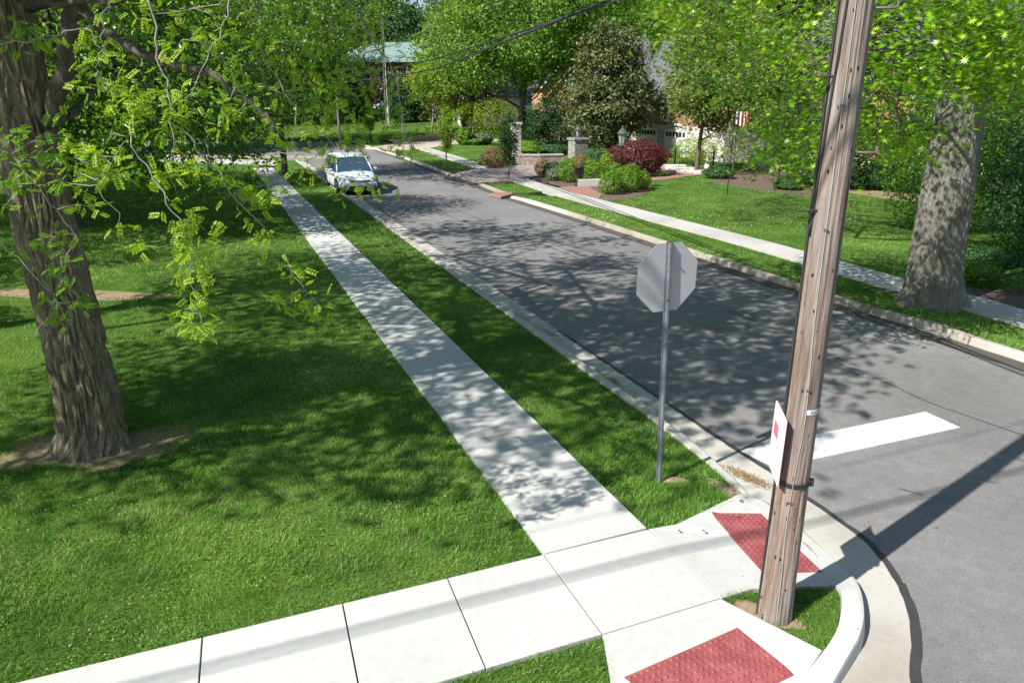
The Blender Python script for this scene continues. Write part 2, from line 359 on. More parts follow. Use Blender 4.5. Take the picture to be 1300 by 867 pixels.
# main street strip and cross street strip (one below the other by 4 mm)
Lj = line_at(1.50, 400, ZR); Rj = g(1120, 413, ZR)
def strip(p, d, a, b_): return p + d * a, p + d * b_
A0 = Lj - V * 1.2; B0 = Rj + V * 1.2
mb = MB(); q = [A0 + U * 14, B0 + U * 14, B0 - U * 150, A0 - U * 150]
mb.prism([(p[0], p[1]) for p in q], ZR - .1, ZR)
C0 = g(1165, 817, ZR)
W = V                                                    # cross street runs along V
q2 = [C0 - V * 60 + U * 12, C0 + V * 70 + U * 12, C0 + V * 70 - U * 8, C0 - V * 60 - U * 8]
mb.prism([(p[0], p[1]) for p in q2], ZR - .1, ZR - .004)
side = pl([(450, 199), (180, 196), (180, 172), (450, 174)], ZR)
mb.prism([(p[0], p[1]) for p in side], ZR - .1, ZR + .004)
S(mb.build('road', M['asphalt']))

# left curb back edge, from far to the corner ramp
Lb = lambda y: line_at(1.38, y, 0)
far_left = Lb(203)
curbL_back = [Lb(203), Lb(225), Lb(260), Lb(310), Lb(380), Lb(450), Lb(520), g(900, 587), g(921, 606), g(938, 623), g(955, 636.5)]
curbL_front_off = .155
def offs(path, d, side=1):
    out = []
    for i in range(len(path)):
        a = path[max(0, i - 1)]; b_ = path[min(len(path) - 1, i + 1)]
        t = (b_ - a)[:2]; t = t / np.linalg.norm(t); n = np.array([-t[1], t[0], 0]) * side
        out.append(path[i] + n * d)
    return out
def dense(path, step=.25):
    out = []
    for a, b_ in zip(path[:-1], path[1:]):
        n = max(1, int(np.linalg.norm(b_ - a) / step))
        out += [a + (b_ - a) * k / n for k in range(n)]
    out.append(path[-1]); return out
def smooth(path, it=2):
    p = [np.array(x) for x in path]
    for _ in range(it):
        q = [p[0]]
        for a, b_ in zip(p[:-1], p[1:]): q += [a * .75 + b_ * .25, a * .25 + b_ * .75]
        q.append(p[-1]); p = q
    return p
def loft(name, rows, mat, smooth_=False, close_bottom=False, amp=.0, parent=None):
    """rows: list of cross sections (lists of points); builds one strip with arc-length uv"""
    n = len(rows[0]); vs = [p for r in rows for p in r]
    s = 0; uv = []
    for i, r in enumerate(rows):
        if i: s += float(np.linalg.norm(np.array(r[0]) - np.array(rows[i - 1][0])))
        uv += [(s + .6, k / n) for k in range(n)]
    fs = [(i * n + k, i * n + k + 1, (i + 1) * n + k + 1, (i + 1) * n + k) for i in range(len(rows) - 1) for k in range(n - 1)]
    fs += [tuple(range(n)), tuple((len(rows) - 1) * n + k for k in reversed(range(n)))]
    o = np_mesh(name, vs, faces=fs, mat=mat, smooth=smooth_, uv=uv, parent=parent); return o
def curb(name, back, side_, w, mat, h0=-.22, top=None, wob=.004):
    back = dense(back, .3); fr = offs(back, w, side_); rows = []
    n = len(back)
    for i, (b_, f) in enumerate(zip(back, fr)):
        zt = (top[0] if callable(top) is False and top is not None else .012) if top is None or not callable(top) else top(i / (n - 1))
        j = wob * math.sin(i * 1.7) + wob * .7 * math.sin(i * .61)
        d = f - b_; d = d / np.linalg.norm(d)
        P = lambda base, off, z: (base[0] + d[0] * off, base[1] + d[1] * off, z)
        rows.append([P(b_, 0, h0), P(b_, 0, zt - .008), P(b_, .01, zt), P(f, -.03 + j, zt), P(f, -.008 + j, zt - .01), P(f, j, zt - .035), P(f, .03 + j, h0)])
    return S(loft(name, rows, mat))
sgn = 1   # side of the road for the left path (far -> near): left normal
_t = (curbL_back[3] - curbL_back[2])[:2]; _n = np.array([-_t[1], _t[0]])
sgn = 1 if _n @ V[:2] > 0 else -1
curb('curb', curbL_back, sgn, .155, M['curb'], top=lambda t: .012 if t < .97 else .012 - (t - .97) / .03 * .10)
# the far side street corner
curb('curb', [g(445, 199), g(180, 196.5)][::-1], -1, .15, M['curb_old'])

# corner: gutter outer edge (joint to asphalt)
joint = [line_at(1.50, 205, ZR), line_at(1.50, 300, ZR), line_at(1.50, 420, ZR)] + [g(x, y, ZR) for x, y in [(860, 521), (933, 570), (980, 599), (1017, 628), (1054, 652), (1097, 683), (1121, 708), (1143, 740), (1158, 774), (1165, 817), (1158, 867)]]
jend = joint[-1]
joint += [jend + U * .45 - V * .25, jend + U * .75 - V * .75, jend + U * .9 - V * 1.6, jend + U * .9 - V * 25]
front = offs(dense(curbL_back, .3), .175, sgn)
front2 = [g(x, y, ZR) for x, y in [(972, 636), (1000, 656), (1040, 692), (1074, 728), (1086, 752), (1089, 780), (1083, 817), (1066, 836), (1043, 870)]]
gout = dense(smooth(joint[:], 1), .3)
fend = front2[-1]
gin = front[:-1] + dense(front2 + [fend + U * .35 - V * .35, fend + U * .5 - V * 1.2, fend + U * .5 - V * 24.5], .3)
poly = [(p[0], p[1]) for p in gin] + [(p[0], p[1]) for p in reversed(gout)]
mb = MB(); mb.prism(poly, ZR - .05, ZR + .004)
o = S(mb.build('gutter', M['gutter_tan']))
# tar seal along the joint
def ribbon(name, path, w, z, mat, wob=0, seed=0):
    path = dense(path, .12); a = offs(path, w / 2, 1); b_ = offs(path, w / 2, -1); rnd = random.Random(seed); vs = []
    for p, x, y in zip(path, a, b_):
        k1 = 1 + rnd.uniform(-wob, wob); k2 = 1 + rnd.uniform(-wob, wob)
        vs += [tuple((p + (x - p) * k1)[:2]) + (z,), tuple((p + (y - p) * k2)[:2]) + (z,)]
    fs = [(2 * i, 2 * i + 1, 2 * i + 3, 2 * i + 2) for i in range(len(path) - 1)]
    return S(np_mesh(name, vs, faces=fs, mat=mat))
ribbon('joint_seal', smooth(joint[2:12], 1), .075, ZR + .008, M['seal'], .25)
ribbon('joint_seal', smooth(joint[10:], 2), .085, ZR + .0085, M['seal'], .12, 3)

# corner curb with its rising and falling ends: (back px z, front top px, base px, height)
cs = [((1044, 741), (1072, 728), (1078, 729), -.105), ((1058, 742), (1083, 731), (1090, 741), -.02), ((1066, 746), (1091, 744), (1099, 757), .022), ((1068.5, 758), (1095.5, 762), (1101, 776), .034),
      ((1068, 775), (1096.5, 784), (1101.5, 800), .036), ((1063, 797), (1091, 805), (1099, 817), .03), ((1052, 817), (1084, 819), (1090, 834), .012), ((1032, 843), (1069, 845), (1077, 852), -.005),
      ((1010, 870), (1053, 872), (1058, 876), -.03), ((985, 905), (1030, 905), (1032, 908), -.085)]
rows = []
for b_, f, l, h in cs:
    B_ = g(*b_, h); Ft = g(*f, h); L_ = g(*l, ZR)
    d = (Ft - B_) / np.linalg.norm(Ft - B_); L_ = Ft + d * .045
    rows.append([B_ * [1, 1, 0] + [0, 0, -.22], B_, Ft - d * .03, Ft + np.array([0, 0, -.006]), Ft + d * .012 + [0, 0, -.03], L_ * [1, 1, 0] + [0, 0, -.2]])
def cat(rows, sub=5):
    out = []
    A = np.array(rows)
    for i in range(len(A) - 1):
        p0 = A[max(0, i - 1)]; p1 = A[i]; p2 = A[i + 1]; p3 = A[min(len(A) - 1, i + 2)]
        for k in range(sub):
            t = k / sub
            out.append(.5 * ((2 * p1) + (-p0 + p2) * t + (2 * p0 - 5 * p1 + 4 * p2 - p3) * t * t + (-p0 + 3 * p1 - 3 * p2 + p3) * t ** 3))
    out.append(A[-1]); return [[tuple(q) for q in r] for r in out]
S(loft('curb', cat(rows), M['walk'], False))

# walks: slabs with open joints
WALKPOLY = []
def slab(mb, q, th=.10, gap=.004):
    """q: 3D corner points; shrink a little so joints show"""
    c = sum(np.array(p) for p in q) / len(q); out = []
    for p in q:
        p = np.array(p); d = p - c; out.append(tuple(p - d / np.linalg.norm(d[:2]) * gap * 1.4))
    mb.prism(out, -.16, None); WALKPOLY.append([(p[0], p[1]) for p in q])
mbw = MB()
a1, a2 = g(690, 703), g(822, 670)
cen = (a1 + a2) / 2; wv = (a2 - a1) / 2
wdir = g(356, 238) - cen; wdir = wdir / np.linalg.norm(wdir)
pl_, pr_ = g(340, 238), g(372, 238)
Ltot = 44.5; s = 0; k = 0
lend, rend = (pl_ - a1), (pr_ - a2); lend /= np.linalg.norm(lend); rend /= np.linalg.norm(rend)
while s < Ltot:
    e = min(s + 1.32, Ltot)
    slab(mbw, [a1 + lend * s, a2 + rend * s, a2 + rend * e, a1 + lend * e], gap=.0045 if k % 3 else .007); s = e; k += 1
walk_end = (a1 + lend * Ltot, a2 + rend * Ltot)
# cross walk
t1, t2 = g(690, 703), g(765, 805)
tops = [g(690, 703), g(568, 733), g(435, 765), g(257, 808)]; bots = [g(765, 805), g(630, 839), g(470, 887), g(300, 935)]
dx = (tops[3] - tops[0]); dx /= np.linalg.norm(dx); dbx = (bots[1] - bots[0]); dbx /= np.linalg.norm(dbx)
dxx = dx
qT, qB = list(tops), [bots[0]]
for i in range(1, 4):
    L_ = np.linalg.norm(tops[i] - tops[0]); qB.append(bots[0] + dx * (L_ + .05))
for j in range(4, 12):
    qT.append(qT[-1] + dx * 1.4); qB.append(qB[-1] + dx * 1.4)
for i in range(len(qT) - 1): slab(mbw, [qT[i], qT[i + 1], qB[i + 1], qB[i]], gap=.007)
# corner square
cR = g(915, 759); cT = g(824, 671)
slab(mbw, [g(690, 703), g(765, 805), cR, cT], gap=.006)
S(mbw.build('sidewalk', M['walk'], bevel=.004))
# ramps
ZG = ZR + .012
mbr = MB()
slab(mbr, [cT + [0, 0, 0], g(858, 665), g(941, 625, -.0), g(972, 637, -.10), g(1000, 657, ZG), g(1040, 692, ZG), g(1078, 727, ZG), g(1063, 743, -.05), g(957, 747, -.02), cR], gap=.004)
slab(mbr, [g(765, 805), cR, g(1045, 825, -.01), g(1030, 846, -.012), g(985, 905, -.09), g(800, 975, -.12), g(775, 866, 0)], gap=.004)
S(mbr.build('kerb_ramp', M['walk'], bevel=.004))
# tactile paving panels with raised domes
def ramp_z(p):  # height of ramp surface under p found by casting on the built ramp
    return None
deps = None
def surf_z(obj_mesh_tris, x, y):
    best = None
    for a, b_, c in obj_mesh_tris:
        d = (b_[0] - a[0]) * (c[1] - a[1]) - (b_[1] - a[1]) * (c[0] - a[0])
        if abs(d) < 1e-9: continue
        w1 = ((x - a[0]) * (c[1] - a[1]) - (y - a[1]) * (c[0] - a[0])) / d; w2 = ((b_[0] - a[0]) * (y - a[1]) - (b_[1] - a[1]) * (x - a[0])) / d
        if w1 > -.02 and w2 > -.02 and w1 + w2 < 1.02:
            z = a[2] + w1 * (b_[2] - a[2]) + w2 * (c[2] - a[2])
            if best is None or z > best: best = z
    return best
rt = [(mbr.v[f[0]], mbr.v[f[1]], mbr.v[f[2]]) for f in mbr.f if len(f) == 3]
def tactile(label, px):
    pts = []
    for x, y in px:
        z = -.03
        for _ in range(6):
            p = g(x, y, z); zz = surf_z(rt, p[0], p[1]); z = zz if zz is not None else z
        pts.append(g(x, y, z) + [0, 0, .006])
    P0, P1, P2, P3 = pts
    nn = 12
    vs = []; fs = []
    for i in range(nn + 1):
        for j in range(nn + 1):
            a = i / nn; b_ = j / nn
            p = P0 * (1 - a) * (1 - b_) + P1 * a * (1 - b_) + P2 * a * b_ + P3 * (1 - a) * b_
            zz = surf_z(rt, p[0], p[1]); zz = p[2] if zz is None else zz + .006
            vs.append((p[0], p[1], zz))
    for i in range(nn):
        for j in range(nn): fs.append((i * (nn + 1) + j, (i + 1) * (nn + 1) + j, (i + 1) * (nn + 1) + j + 1, i * (nn + 1) + j + 1))
    mb = MB(); mb.add(vs, fs)
    nu = max(3, int(np.linalg.norm(P1 - P0) / .06)); nv = max(3, int(np.linalg.norm(P3 - P0) / .06))
    for i in range(nu):
        for j in range(nv):
            a = (i + .5) / nu; b_ = (j + .5) / nv
            p = P0 * (1 - a) * (1 - b_) + P1 * a * (1 - b_) + P2 * a * b_ + P3 * (1 - a) * b_
            zz = surf_z(rt, p[0], p[1]); zz = p[2] if zz is None else zz + .006
            mb.lathe((p[0], p[1], zz - .001), [(.017, 0), (.015, .006), (.008, .010)], 8)
    o = mb.build('tactile_panel', M['tactile'])
    return S(o)
tactile('', [(903, 650), (966, 652), (1044, 726), (970, 729)])
tactile('', [(936, 797), (1008, 857), (864, 926), (792, 860)])

# right kerb, from the near corner up the street, with the driveway gap
Rb = [g(1300, 447), g(1240, 428), g(1196, 411.5), g(1120, 393), g(960, 341.5), g(800, 292), g(725, 269), g(665, 251)]
rdir = (Rb[0] - Rb[-1]); rdir /= np.linalg.norm(rdir)
Rend = Rb[0] + rdir * 1.6
Rb_curve = [Rend + rdir * .9 + V * .25, Rend + rdir * 1.7 + V * 1.0, Rend + rdir * 2.0 + V * 2.2, Rend + rdir * 2.0 + V * 30]
curb('curb', [Rb[1], Rb[0], Rend] + Rb_curve, -1, .16, M['curb'])
curb('curb', [Rb[1] - rdir * .02, Rb[2], Rb[3], Rb[4], Rb[5], Rb[6]], 1, .16, M['curb_old'], wob=.02)
curb('curb', [Rb[6], Rb[7] , g(652, 248)], 1, .16, M['curb'], top=lambda t: .012 - max(0, t - .6) * .1)
curb('curb', [g(644, 245), g(612, 232.5)], 1, .16, M['curb_old'], wob=.015)
curb('curb', [g(572, 220), g(543, 209), g(511, 198), g(480, 189), g(440, 176.5)], 1, .16, M['curb'])
gl = [Rend + rdir * 1.2, Rb[0], Rb[3], Rb[5], Rb[6], g(652, 248), g(612, 232.5), g(572, 220), g(511, 198), g(440, 176.5)]
gi = offs(gl, .17, 1); go = offs(gl, .60, 1)
S(MB().prism([(p[0], p[1]) for p in gi] + [(p[0], p[1]) for p in reversed(go)], ZR - .05, ZR + .004).build('gutter', M['gutter']))
ribbon('joint_seal', [go[1], go[2], go[3], go[4]], .04, ZR + .008, M['seal'], .2, 5)
# far walk
fw = [(1420, 436), (1300, 404), (1224, 381.5), (1120, 355), (960, 309.5), (800, 268), (720, 247.5), (655, 227), (600, 208), (545, 190.5), (510, 180.5), (480, 172.5)]
fwp = [g(x, y) for x, y in fw]
mb = MB(); acc = dense(fwp, 1.5); lo = offs(acc, .62, 1); hi = offs(acc, .62, -1)
FARWALK = [(p[0], p[1]) for p in lo] + [(p[0], p[1]) for p in reversed(hi)]
for i in range(len(acc) - 1):
    q = [lo[i], lo[i + 1], hi[i + 1], hi[i]]; c = sum(q) / 4
    mb.prism([tuple((p - (p - c) * .006)[:2]) + (0,) for p in q], -.1, None)
S(mb.build('sidewalk', M['walk_old']))
# side-street walk far left
S(MB().prism([(p[0], p[1]) for p in pl([(348, 203.5), (180, 200.5), (180, 205), (352, 209)])], -.1, -.002).build('sidewalk', M['walk_old']))

# driveways, brick paths, beds
S(MB().prism(pl([(569, 222), (604, 214.5), (630, 213.5), (657, 210), (728, 209.5), (760, 206), (700, 219), (672, 226), (648, 231), (607, 232)], .0)[:], -.1, .0035).build('driveway', M['drive']))
S(MB().prism([(p[0], p[1]) for p in [g(569, 222, -.0), g(607, 232, 0)] + [offs([g(569, 222), g(607, 232)], .5, -1)[1] , offs([g(569, 222), g(607, 232)], .5, -1)[0]]], -.12, -.05).build('driveway_apron', M['gutter']))
S(MB().prism(pl([(462, 188), (515, 181), (559, 177.5), (619, 172.5), (700, 170), (700, 175), (640, 178.5), (574, 183.5), (535, 189.5), (500, 191.5)]), -.1, .003).build('driveway', M['beige']))
S(MB().prism(pl([(652, 246), (640, 243), (622, 246), (636, 250)]), -.1, .004).build('brick_path', M['brickpath']))
S(MB().prism(pl([(708, 238), (745, 236), (764, 247), (760, 252), (722, 243)]), -.1, .005).build('brick_path', M['brickpath']))
S(MB().prism(pl([(815, 231), (850, 227.5), (872, 224), (905, 221), (930, 218), (930, 214), (880, 215), (850, 214), (838, 214), (858, 220), (850, 224), (812, 227)]), -.1, .005).build('brick_path', M['brickpath']))
S(MB().prism(pl([(1076, 236), (1130, 243), (1175, 250), (1172, 258), (1120, 251), (1072, 243)]), -.1, .004).build('garden_path', M['soil']))
# lawns
cb = dense(curbL_back, .5)
LAWN = []
Lwalk = [g(690, 703) + lend * s_ for s_ in (0, 10, 20, 30, 44.5)]
L1 = [tuple(p[:2]) for p in qT[::-1]] + [tuple(p[:2]) for p in Lwalk[1:]] + [tuple(g(335, 209)[:2]), tuple(g(180, 205)[:2]), (-70, 62), (-70, -12)]
LAWN.append(('L1', L1))
Rw = [cT + rend * s_ for s_ in (44.5, 30, 20, 10, 0)]
L2 = [tuple(p[:2]) for p in cb[:-1]] + [tuple(g(941, 625)[:2]), tuple(g(858, 665)[:2]), tuple(g(824, 671)[:2])] + [tuple(p[:2]) for p in Rw[::-1]][1:] + [tuple(g(360, 204)[:2])]
LAWN.append(('L2', L2))
L3 = [tuple(p[:2]) for p in qB] + [tuple((qB[-1] + U * 1.2)[:2]), tuple(g(800, 975)[:2]), tuple(g(775, 866)[:2])]
LAWN.append(('L3', L3))
isl = [(916, 759), (925, 753), (957, 748), (1000, 745), (1045, 743), (1064, 745), (1068, 759), (1067, 775), (1062, 797), (1051, 817), (1045, 824)]
L4 = [tuple(g(x, y)[:2]) for x, y in isl]
LAWN.append(('L4', L4))
R1 = [tuple(p[:2]) for p in [Rb[6], Rb[5], Rb[4], Rb[3], Rb[2], Rb[1], Rb[0], Rend] + Rb_curve[:2]] + [tuple((lo[0] + U * 1.5)[:2])] + [tuple(p[:2]) for p in (lo if np.linalg.norm(lo[3] - Rb[3]) < np.linalg.norm(hi[3] - Rb[3]) else hi)]
near_edge = lo if np.linalg.norm(lo[3] - Rb[3]) < np.linalg.norm(hi[3] - Rb[3]) else hi
far_edge = hi if near_edge is lo else lo
ne_px = [p for p in near_edge if p[1] < g(705, 243)[1]]
R1 = [tuple(p[:2]) for p in [g(652, 247), Rb[7], Rb[6], Rb[5], Rb[4], Rb[3], Rb[2], Rb[1], Rb[0], Rend, Rend + rdir * 1.5 + V * .8]] + [tuple(p[:2]) for p in near_edge if p[1] < g(700, 243)[1]]
LAWN.append(('R1', R1))
R1b = [tuple(g(x, y)[:2]) for x, y in [(612, 232), (645, 244.5), (671, 244), (708, 241.5), (690, 236.5), (652, 229)]]
LAWN.append(('R1b', R1b))
R1c = [tuple(g(x, y)[:2]) for x, y in [(571, 220), (602, 213.5), (560, 200), (520, 187), (500, 183), (480, 178), (440, 172), (440, 176), (480, 189), (511, 198), (543, 209)]]
LAWN.append(('R1c', R1c))
fe = [tuple(p[:2]) for p in far_edge if p[1] < g(705, 240)[1]]
R2 = fe + [tuple(g(735, 250)[:2]), tuple(g(735, 236)[:2]), tuple(g(660, 224)[:2]), tuple(g(740, 205)[:2]), tuple(g(800, 196)[:2]), (40, 80), (75, 60), (75, 22), (20, 8.5)]
R3 = [tuple(g(x, y)[:2]) for x, y in [(606, 213), (628, 212.5), (657, 209), (740, 205), (800, 196), (760, 170), (640, 168), (470, 150), (380, 150), (380, 160), (450, 172), (500, 179), (560, 197)]]
LAWN.append(('R2', R2)); LAWN.append(('R3', R3))
R4 = [tuple(g(x, y)[:2]) for x, y in [(380, 150), (470, 150), (640, 168), (760, 170), (800, 196)]] + [(40, 80), (75, 60), (130, 60), (160, 260), (-160, 260), (-160, 150)]
LAWN.append(('R4', R4))
for n_, P in LAWN:
    z = -.035 if n_ in ('L1', 'L2', 'L3', 'L4') else (-.03 if n_ != 'R4' else -.04)
    mb = MB(); mb.prism([(p[0], p[1]) for p in P], -.2, z); S(mb.build('lawn', M['lawn']))
HY0, HK, HMAX = 80.0, .08, 2.8
def hillz(Y): return min(HMAX, max(0, (Y - HY0) * HK))
def hillat(px, py):
    Y = HY0
    for _ in range(60): Y = (H - hillz(Y)) / ((py - HY) / F * 1.0) * .3 + Y * .7
    return np.array([(px - 650) / F * Y, Y, hillz(Y)])
xs_ = [-110, -60, -30, -10, 0, 10, 20]; wx_ = [1, 1, 1, 1, .9, .4, 0]; ys_ = [79, 84, 92, 100, 108, 115, 125, 160, 240]
hv = [(x, y, -.06 + hillz(y) * w_) for y in ys_ for x, w_ in zip(xs_, wx_)]
S(np_mesh('hillside', hv, faces=[(r * 7 + c, r * 7 + c + 1, (r + 1) * 7 + c + 1, (r + 1) * 7 + c) for r in range(8) for c in range(6)], mat=M['lawn'], smooth=True))
# patches of bare soil and planting beds, lying on the lawn
def blob(name, cx, cy, rx, ry, z, mat, seed, rot=0, n=40, irr=.25):
    rnd = random.Random(seed); ph = [rnd.uniform(0, 6.28) for _ in range(5)]; poly = []
    for k in range(n):
        a = 2 * math.pi * k / n; r_ = 1 + irr * sum(math.sin((i + 2) * a + ph[i]) / (i + 2) for i in range(5))
        x, y = rx * r_ * math.cos(a), ry * r_ * math.sin(a)
        poly.append((cx + x * math.cos(rot) - y * math.sin(rot), cy + x * math.sin(rot) + y * math.cos(rot)))
    vs = [(cx, cy, z + .012)] + [(p[0] * .5 + cx * .5, p[1] * .5 + cy * .5, z + .009) for p in poly] + [(p[0], p[1], z - .002) for p in poly]
    fs = [(0, 1 + k, 1 + (k + 1) % n) for k in range(n)] + [(1 + k, 1 + n + k, 1 + n + (k + 1) % n, 1 + (k + 1) % n) for k in range(n)]
    S(np_mesh(name, vs, faces=fs, mat=mat, smooth=True)); return poly
NOGRASS = []
tb = g(115, 562)
NOGRASS.append((blob('bare_soil', tb[0] + .1, tb[1] - .12, 1.05, .66, -.033, M['soil'], 1, irr=.5), .45))
p_ = g(90, 372); NOGRASS.append((blob('bare_soil', p_[0], p_[1], 2.6, .42, -.033, M['soil'], 2, R(-8)), .2))
p_ = g(852, 606); NOGRASS.append((blob('bare_soil', p_[0], p_[1], .17, .08, -.028, M['soil'], 3), .2))
p_ = g(975, 779); NOGRASS.append((blob('bare_soil', p_[0], p_[1] + .02, .26, .15, -.03, M['soil'], 4, R(-30)), .1))
p_ = g(928, 618); NOGRASS.append((blob('bare_soil', p_[0] - .05, p_[1], .30, .10, -.03, M['soil'], 5, R(-55)), .3))
p_ = g(1350, 385); NOGRASS.append((blob('planting_bed', p_[0], p_[1], 4.2, 1.2, -.028, M['mulch'], 6, R(-22)), .05))
NOGRASS.append(([tuple(q) for q in []], 0)) if False else None
bedA = [tuple(g(x, y)[:2]) for x, y in [(905, 232), (945, 238), (1000, 246), (1060, 250), (1075, 240), (1060, 222), (1000, 212), (940, 214), (905, 221)]]
bedB = [tuple(g(x, y)[:2]) for x, y in [(672, 226), (700, 232), (760, 247), (775, 255), (800, 252), (828, 243), (822, 232), (800, 226), (830, 222), (845, 215), (780, 205), (735, 209), (700, 219)]]
bedC = [tuple(g(x, y)[:2]) for x, y in [(606, 213), (640, 216), (665, 210), (720, 200), (700, 190), (640, 196), (630, 208)]]
for P in (bedA, bedB, bedC): S(MB().prism(P, -.1, -.018).build('planting_bed', M['mulch'])); NOGRASS.append((P, .03))
# litter line on the ramp
# stop line, cracks
sb = [g(x, y, ZR) for x, y in [(940, 572), (1175, 523), (1219, 543), (968, 592)]]
sb[0] = g(938, 572, ZR); sb[3] = g(985, 594, ZR)
S(MB().prism([(p[0], p[1]) for p in sb], ZR - .01, ZR + .009).build('stop_line', M['paint']))
for i, pp in enumerate([[(1046, 455), (1110, 478), (1180, 512), (1240, 532), (1320, 560)], [(700, 310), (860, 368), (1040, 440)], [(560, 258), (640, 292), (740, 330)], [(540, 258), (585, 282)], [(1140, 620), (1170, 628)]]):
    ribbon('road_crack', smooth([g(x, y, ZR) for x, y in pp], 1), .028, ZR + .0065, M['crack'], .5, i)

# ------------------------------------------------------------------ grass blades
def inpoly(px, py, poly):
    c = np.zeros(len(px), bool); n = len(poly); j = n - 1
    for i in range(n):
        xi, yi = poly[i][0], poly[i][1]; xj, yj = poly[j][0], poly[j][1]
        if yi != yj:
            c ^= ((yi > py) != (yj > py)) & (px < (xj - xi) * (py - yi) / (yj - yi) + xi)
        j = i
    return c
def vnoise(x, y, sc, seed):
    """cheap value noise, vectorised"""
    x = x * sc + seed * 17.3; y = y * sc - seed * 9.1
    xi = np.floor(x).astype(np.int64); yi = np.floor(y).astype(np.int64); fx = x - xi; fy = y - yi
    fx = fx * fx * (3 - 2 * fx); fy = fy * fy * (3 - 2 * fy)
    def h(a, b_):
        n = (a * 374761393 + b_ * 668265263 + seed * 144665) & 0x7fffffff
        n = ((n ^ (n >> 13)) * 1274126177) & 0x7fffffff
        return ((n ^ (n >> 16)) & 0xffff) / 65535.
    return (h(xi, yi) * (1 - fx) + h(xi + 1, yi) * fx) * (1 - fy) + (h(xi, yi + 1) * (1 - fx) + h(xi + 1, yi + 1) * fx) * fy
def visible(x, y, z=0, m=60):
    d = np.stack([x, y, np.full_like(x, z - H)], 1); w = d @ FW
    u_ = 650 + F * (d @ RT) / w; v_ = 433.5 - F * (d @ UP) / w
    return (w > .5) & (u_ > -m - 90) & (u_ < 1300 + m + 90) & (v_ > 0) & (v_ < 867 + m + 60)
def grass(name, polys, y0, y1, dens, hmin, hmax, w, seg, label, seed, z0=-.035):
    rng = np.random.default_rng(seed); P = []
    for poly in polys:
        xs = [p[0] for p in poly]; ys = [p[1] for p in poly]
        ax, bx = max(min(xs), -26), min(max(xs), 34); ay, by = max(min(ys), y0), min(max(ys), y1)
        if by <= ay or bx <= ax: continue
        n = int((bx - ax) * (by - ay) * dens)
        x = rng.uniform(ax, bx, n); y = rng.uniform(ay, by, n)
        k = visible(x, y); x, y = x[k], y[k]; k = inpoly(x, y, poly); P.append(np.stack([x[k], y[k]], 1))
    P = np.concatenate(P); x, y = P[:, 0], P[:, 1]
    for poly, keep in NOGRASS:
        cx_, cy_ = np.mean([p[0] for p in poly]), np.mean([p[1] for p in poly])
        inner = [(cx_ + (p[0] - cx_) * .72, cy_ + (p[1] - cy_) * .72) for p in poly]
        k = inpoly(x, y, inner) & (rng.random(len(x)) > keep * .5); k |= inpoly(x, y, poly) & (rng.random(len(x)) > keep + .42 * (vnoise(x, y, 6, 77) > .5)); x, y = x[~k], y[~k]
    # thin, bare areas
    d1 = vnoise(x, y, 1.1, 3) * .6 + vnoise(x, y, 4.5, 5) * .4
    k = rng.random(len(x)) < np.clip((d1 - .17) * 6, .12, 1); x, y, d1 = x[k], y[k], d1[k]
    x = x + rng.normal(0, .014, len(x)); y = y + rng.normal(0, .014, len(x)); n = len(x)
    hn = np.clip(vnoise(x, y, 1.5, 8) * .9 + vnoise(x, y, 6, 9) * .7 - .35, 0, 1.2)
    hh = (hmin + (hmax - hmin) * np.clip(hn * 1.1 + rng.normal(0, .2, n), 0, 1.5))
    a = rng.uniform(0, 2 * np.pi, n); lean = rng.uniform(.25, 1.25, n) * hh
    la = a + rng.normal(0, .5, n) + np.pi / 2
    la = la * .6 + (vnoise(x, y, .8, 11) * 9) * .4
    wx, wy = np.cos(a) * w * .5, np.sin(a) * w * .5
    lx, ly = np.cos(la) * lean, np.sin(la) * lean
    var = np.clip(vnoise(x, y, .45, 21) * .45 + vnoise(x, y, 1.9, 22) * .45 + vnoise(x, y, 9, 23) * .2 - .22 + rng.normal(.06, .15, n), 0, .8)
    dry = rng.random(n) < .03 + .22 * np.clip(vnoise(x, y, .9, 41) * .6 + vnoise(x, y, 4, 42) * .5 - .62, 0, 1) * 3; var[dry] = rng.uniform(.85, 1, dry.sum())
    z = np.full(n, z0)
    if seg == 1:
        vs = np.stack([np.stack([x - wx, y - wy, z], 1), np.stack([x + wx, y + wy, z], 1), np.stack([x + lx, y + ly, z + hh], 1)], 1).reshape(-1, 3)
        loops = np.arange(3 * n); counts = np.full(n, 3); vv = np.repeat(var, 3)
    else:
        m1x, m1y = x + lx * .35, y + ly * .35
        vs = np.stack([np.stack([x - wx, y - wy, z], 1), np.stack([x + wx, y + wy, z], 1),
                       np.stack([m1x + wx * .8, m1y + wy * .8, z + hh * .62], 1), np.stack([m1x - wx * .8, m1y - wy * .8, z + hh * .62], 1),
                       np.stack([x + lx, y + ly, z + hh], 1)], 1).reshape(-1, 3)
        b0 = np.arange(n)[:, None] * 5
        loops = (b0 + np.array([[0, 1, 2, 3, 3, 2, 4]])).ravel(); counts = np.tile([4, 3], n); vv = np.repeat(var, 5)
    o = np_mesh(name, vs, loops=loops, counts=counts, mat=M['grass'], var=vv)
    return tag(o, label, 'grass', kind='stuff')
D = dict(LAWN)
NEARP = [D['L1'], D['L2'], D['L3'], D['L4']]
grass('grass', NEARP, 2, 9.5, 5200, .022, .065, .0042, 2, 'thick mown grass on the near lawn and verge', 1)
grass('grass', NEARP, 9.5, 17, 1900, .028, .07, .0065, 1, 'dappled mown grass on the lawn beside the long sidewalk', 2)
grass('grass', NEARP, 17, 45, 420, .04, .10, .013, 1, 'distant shaded grass on the left lawn', 3)
grass('grass', [D['R1'], D['R2']], 8, 24, 900, .03, .075, .009, 1, 'mown grass around the foot of the oak', 4, -.03)
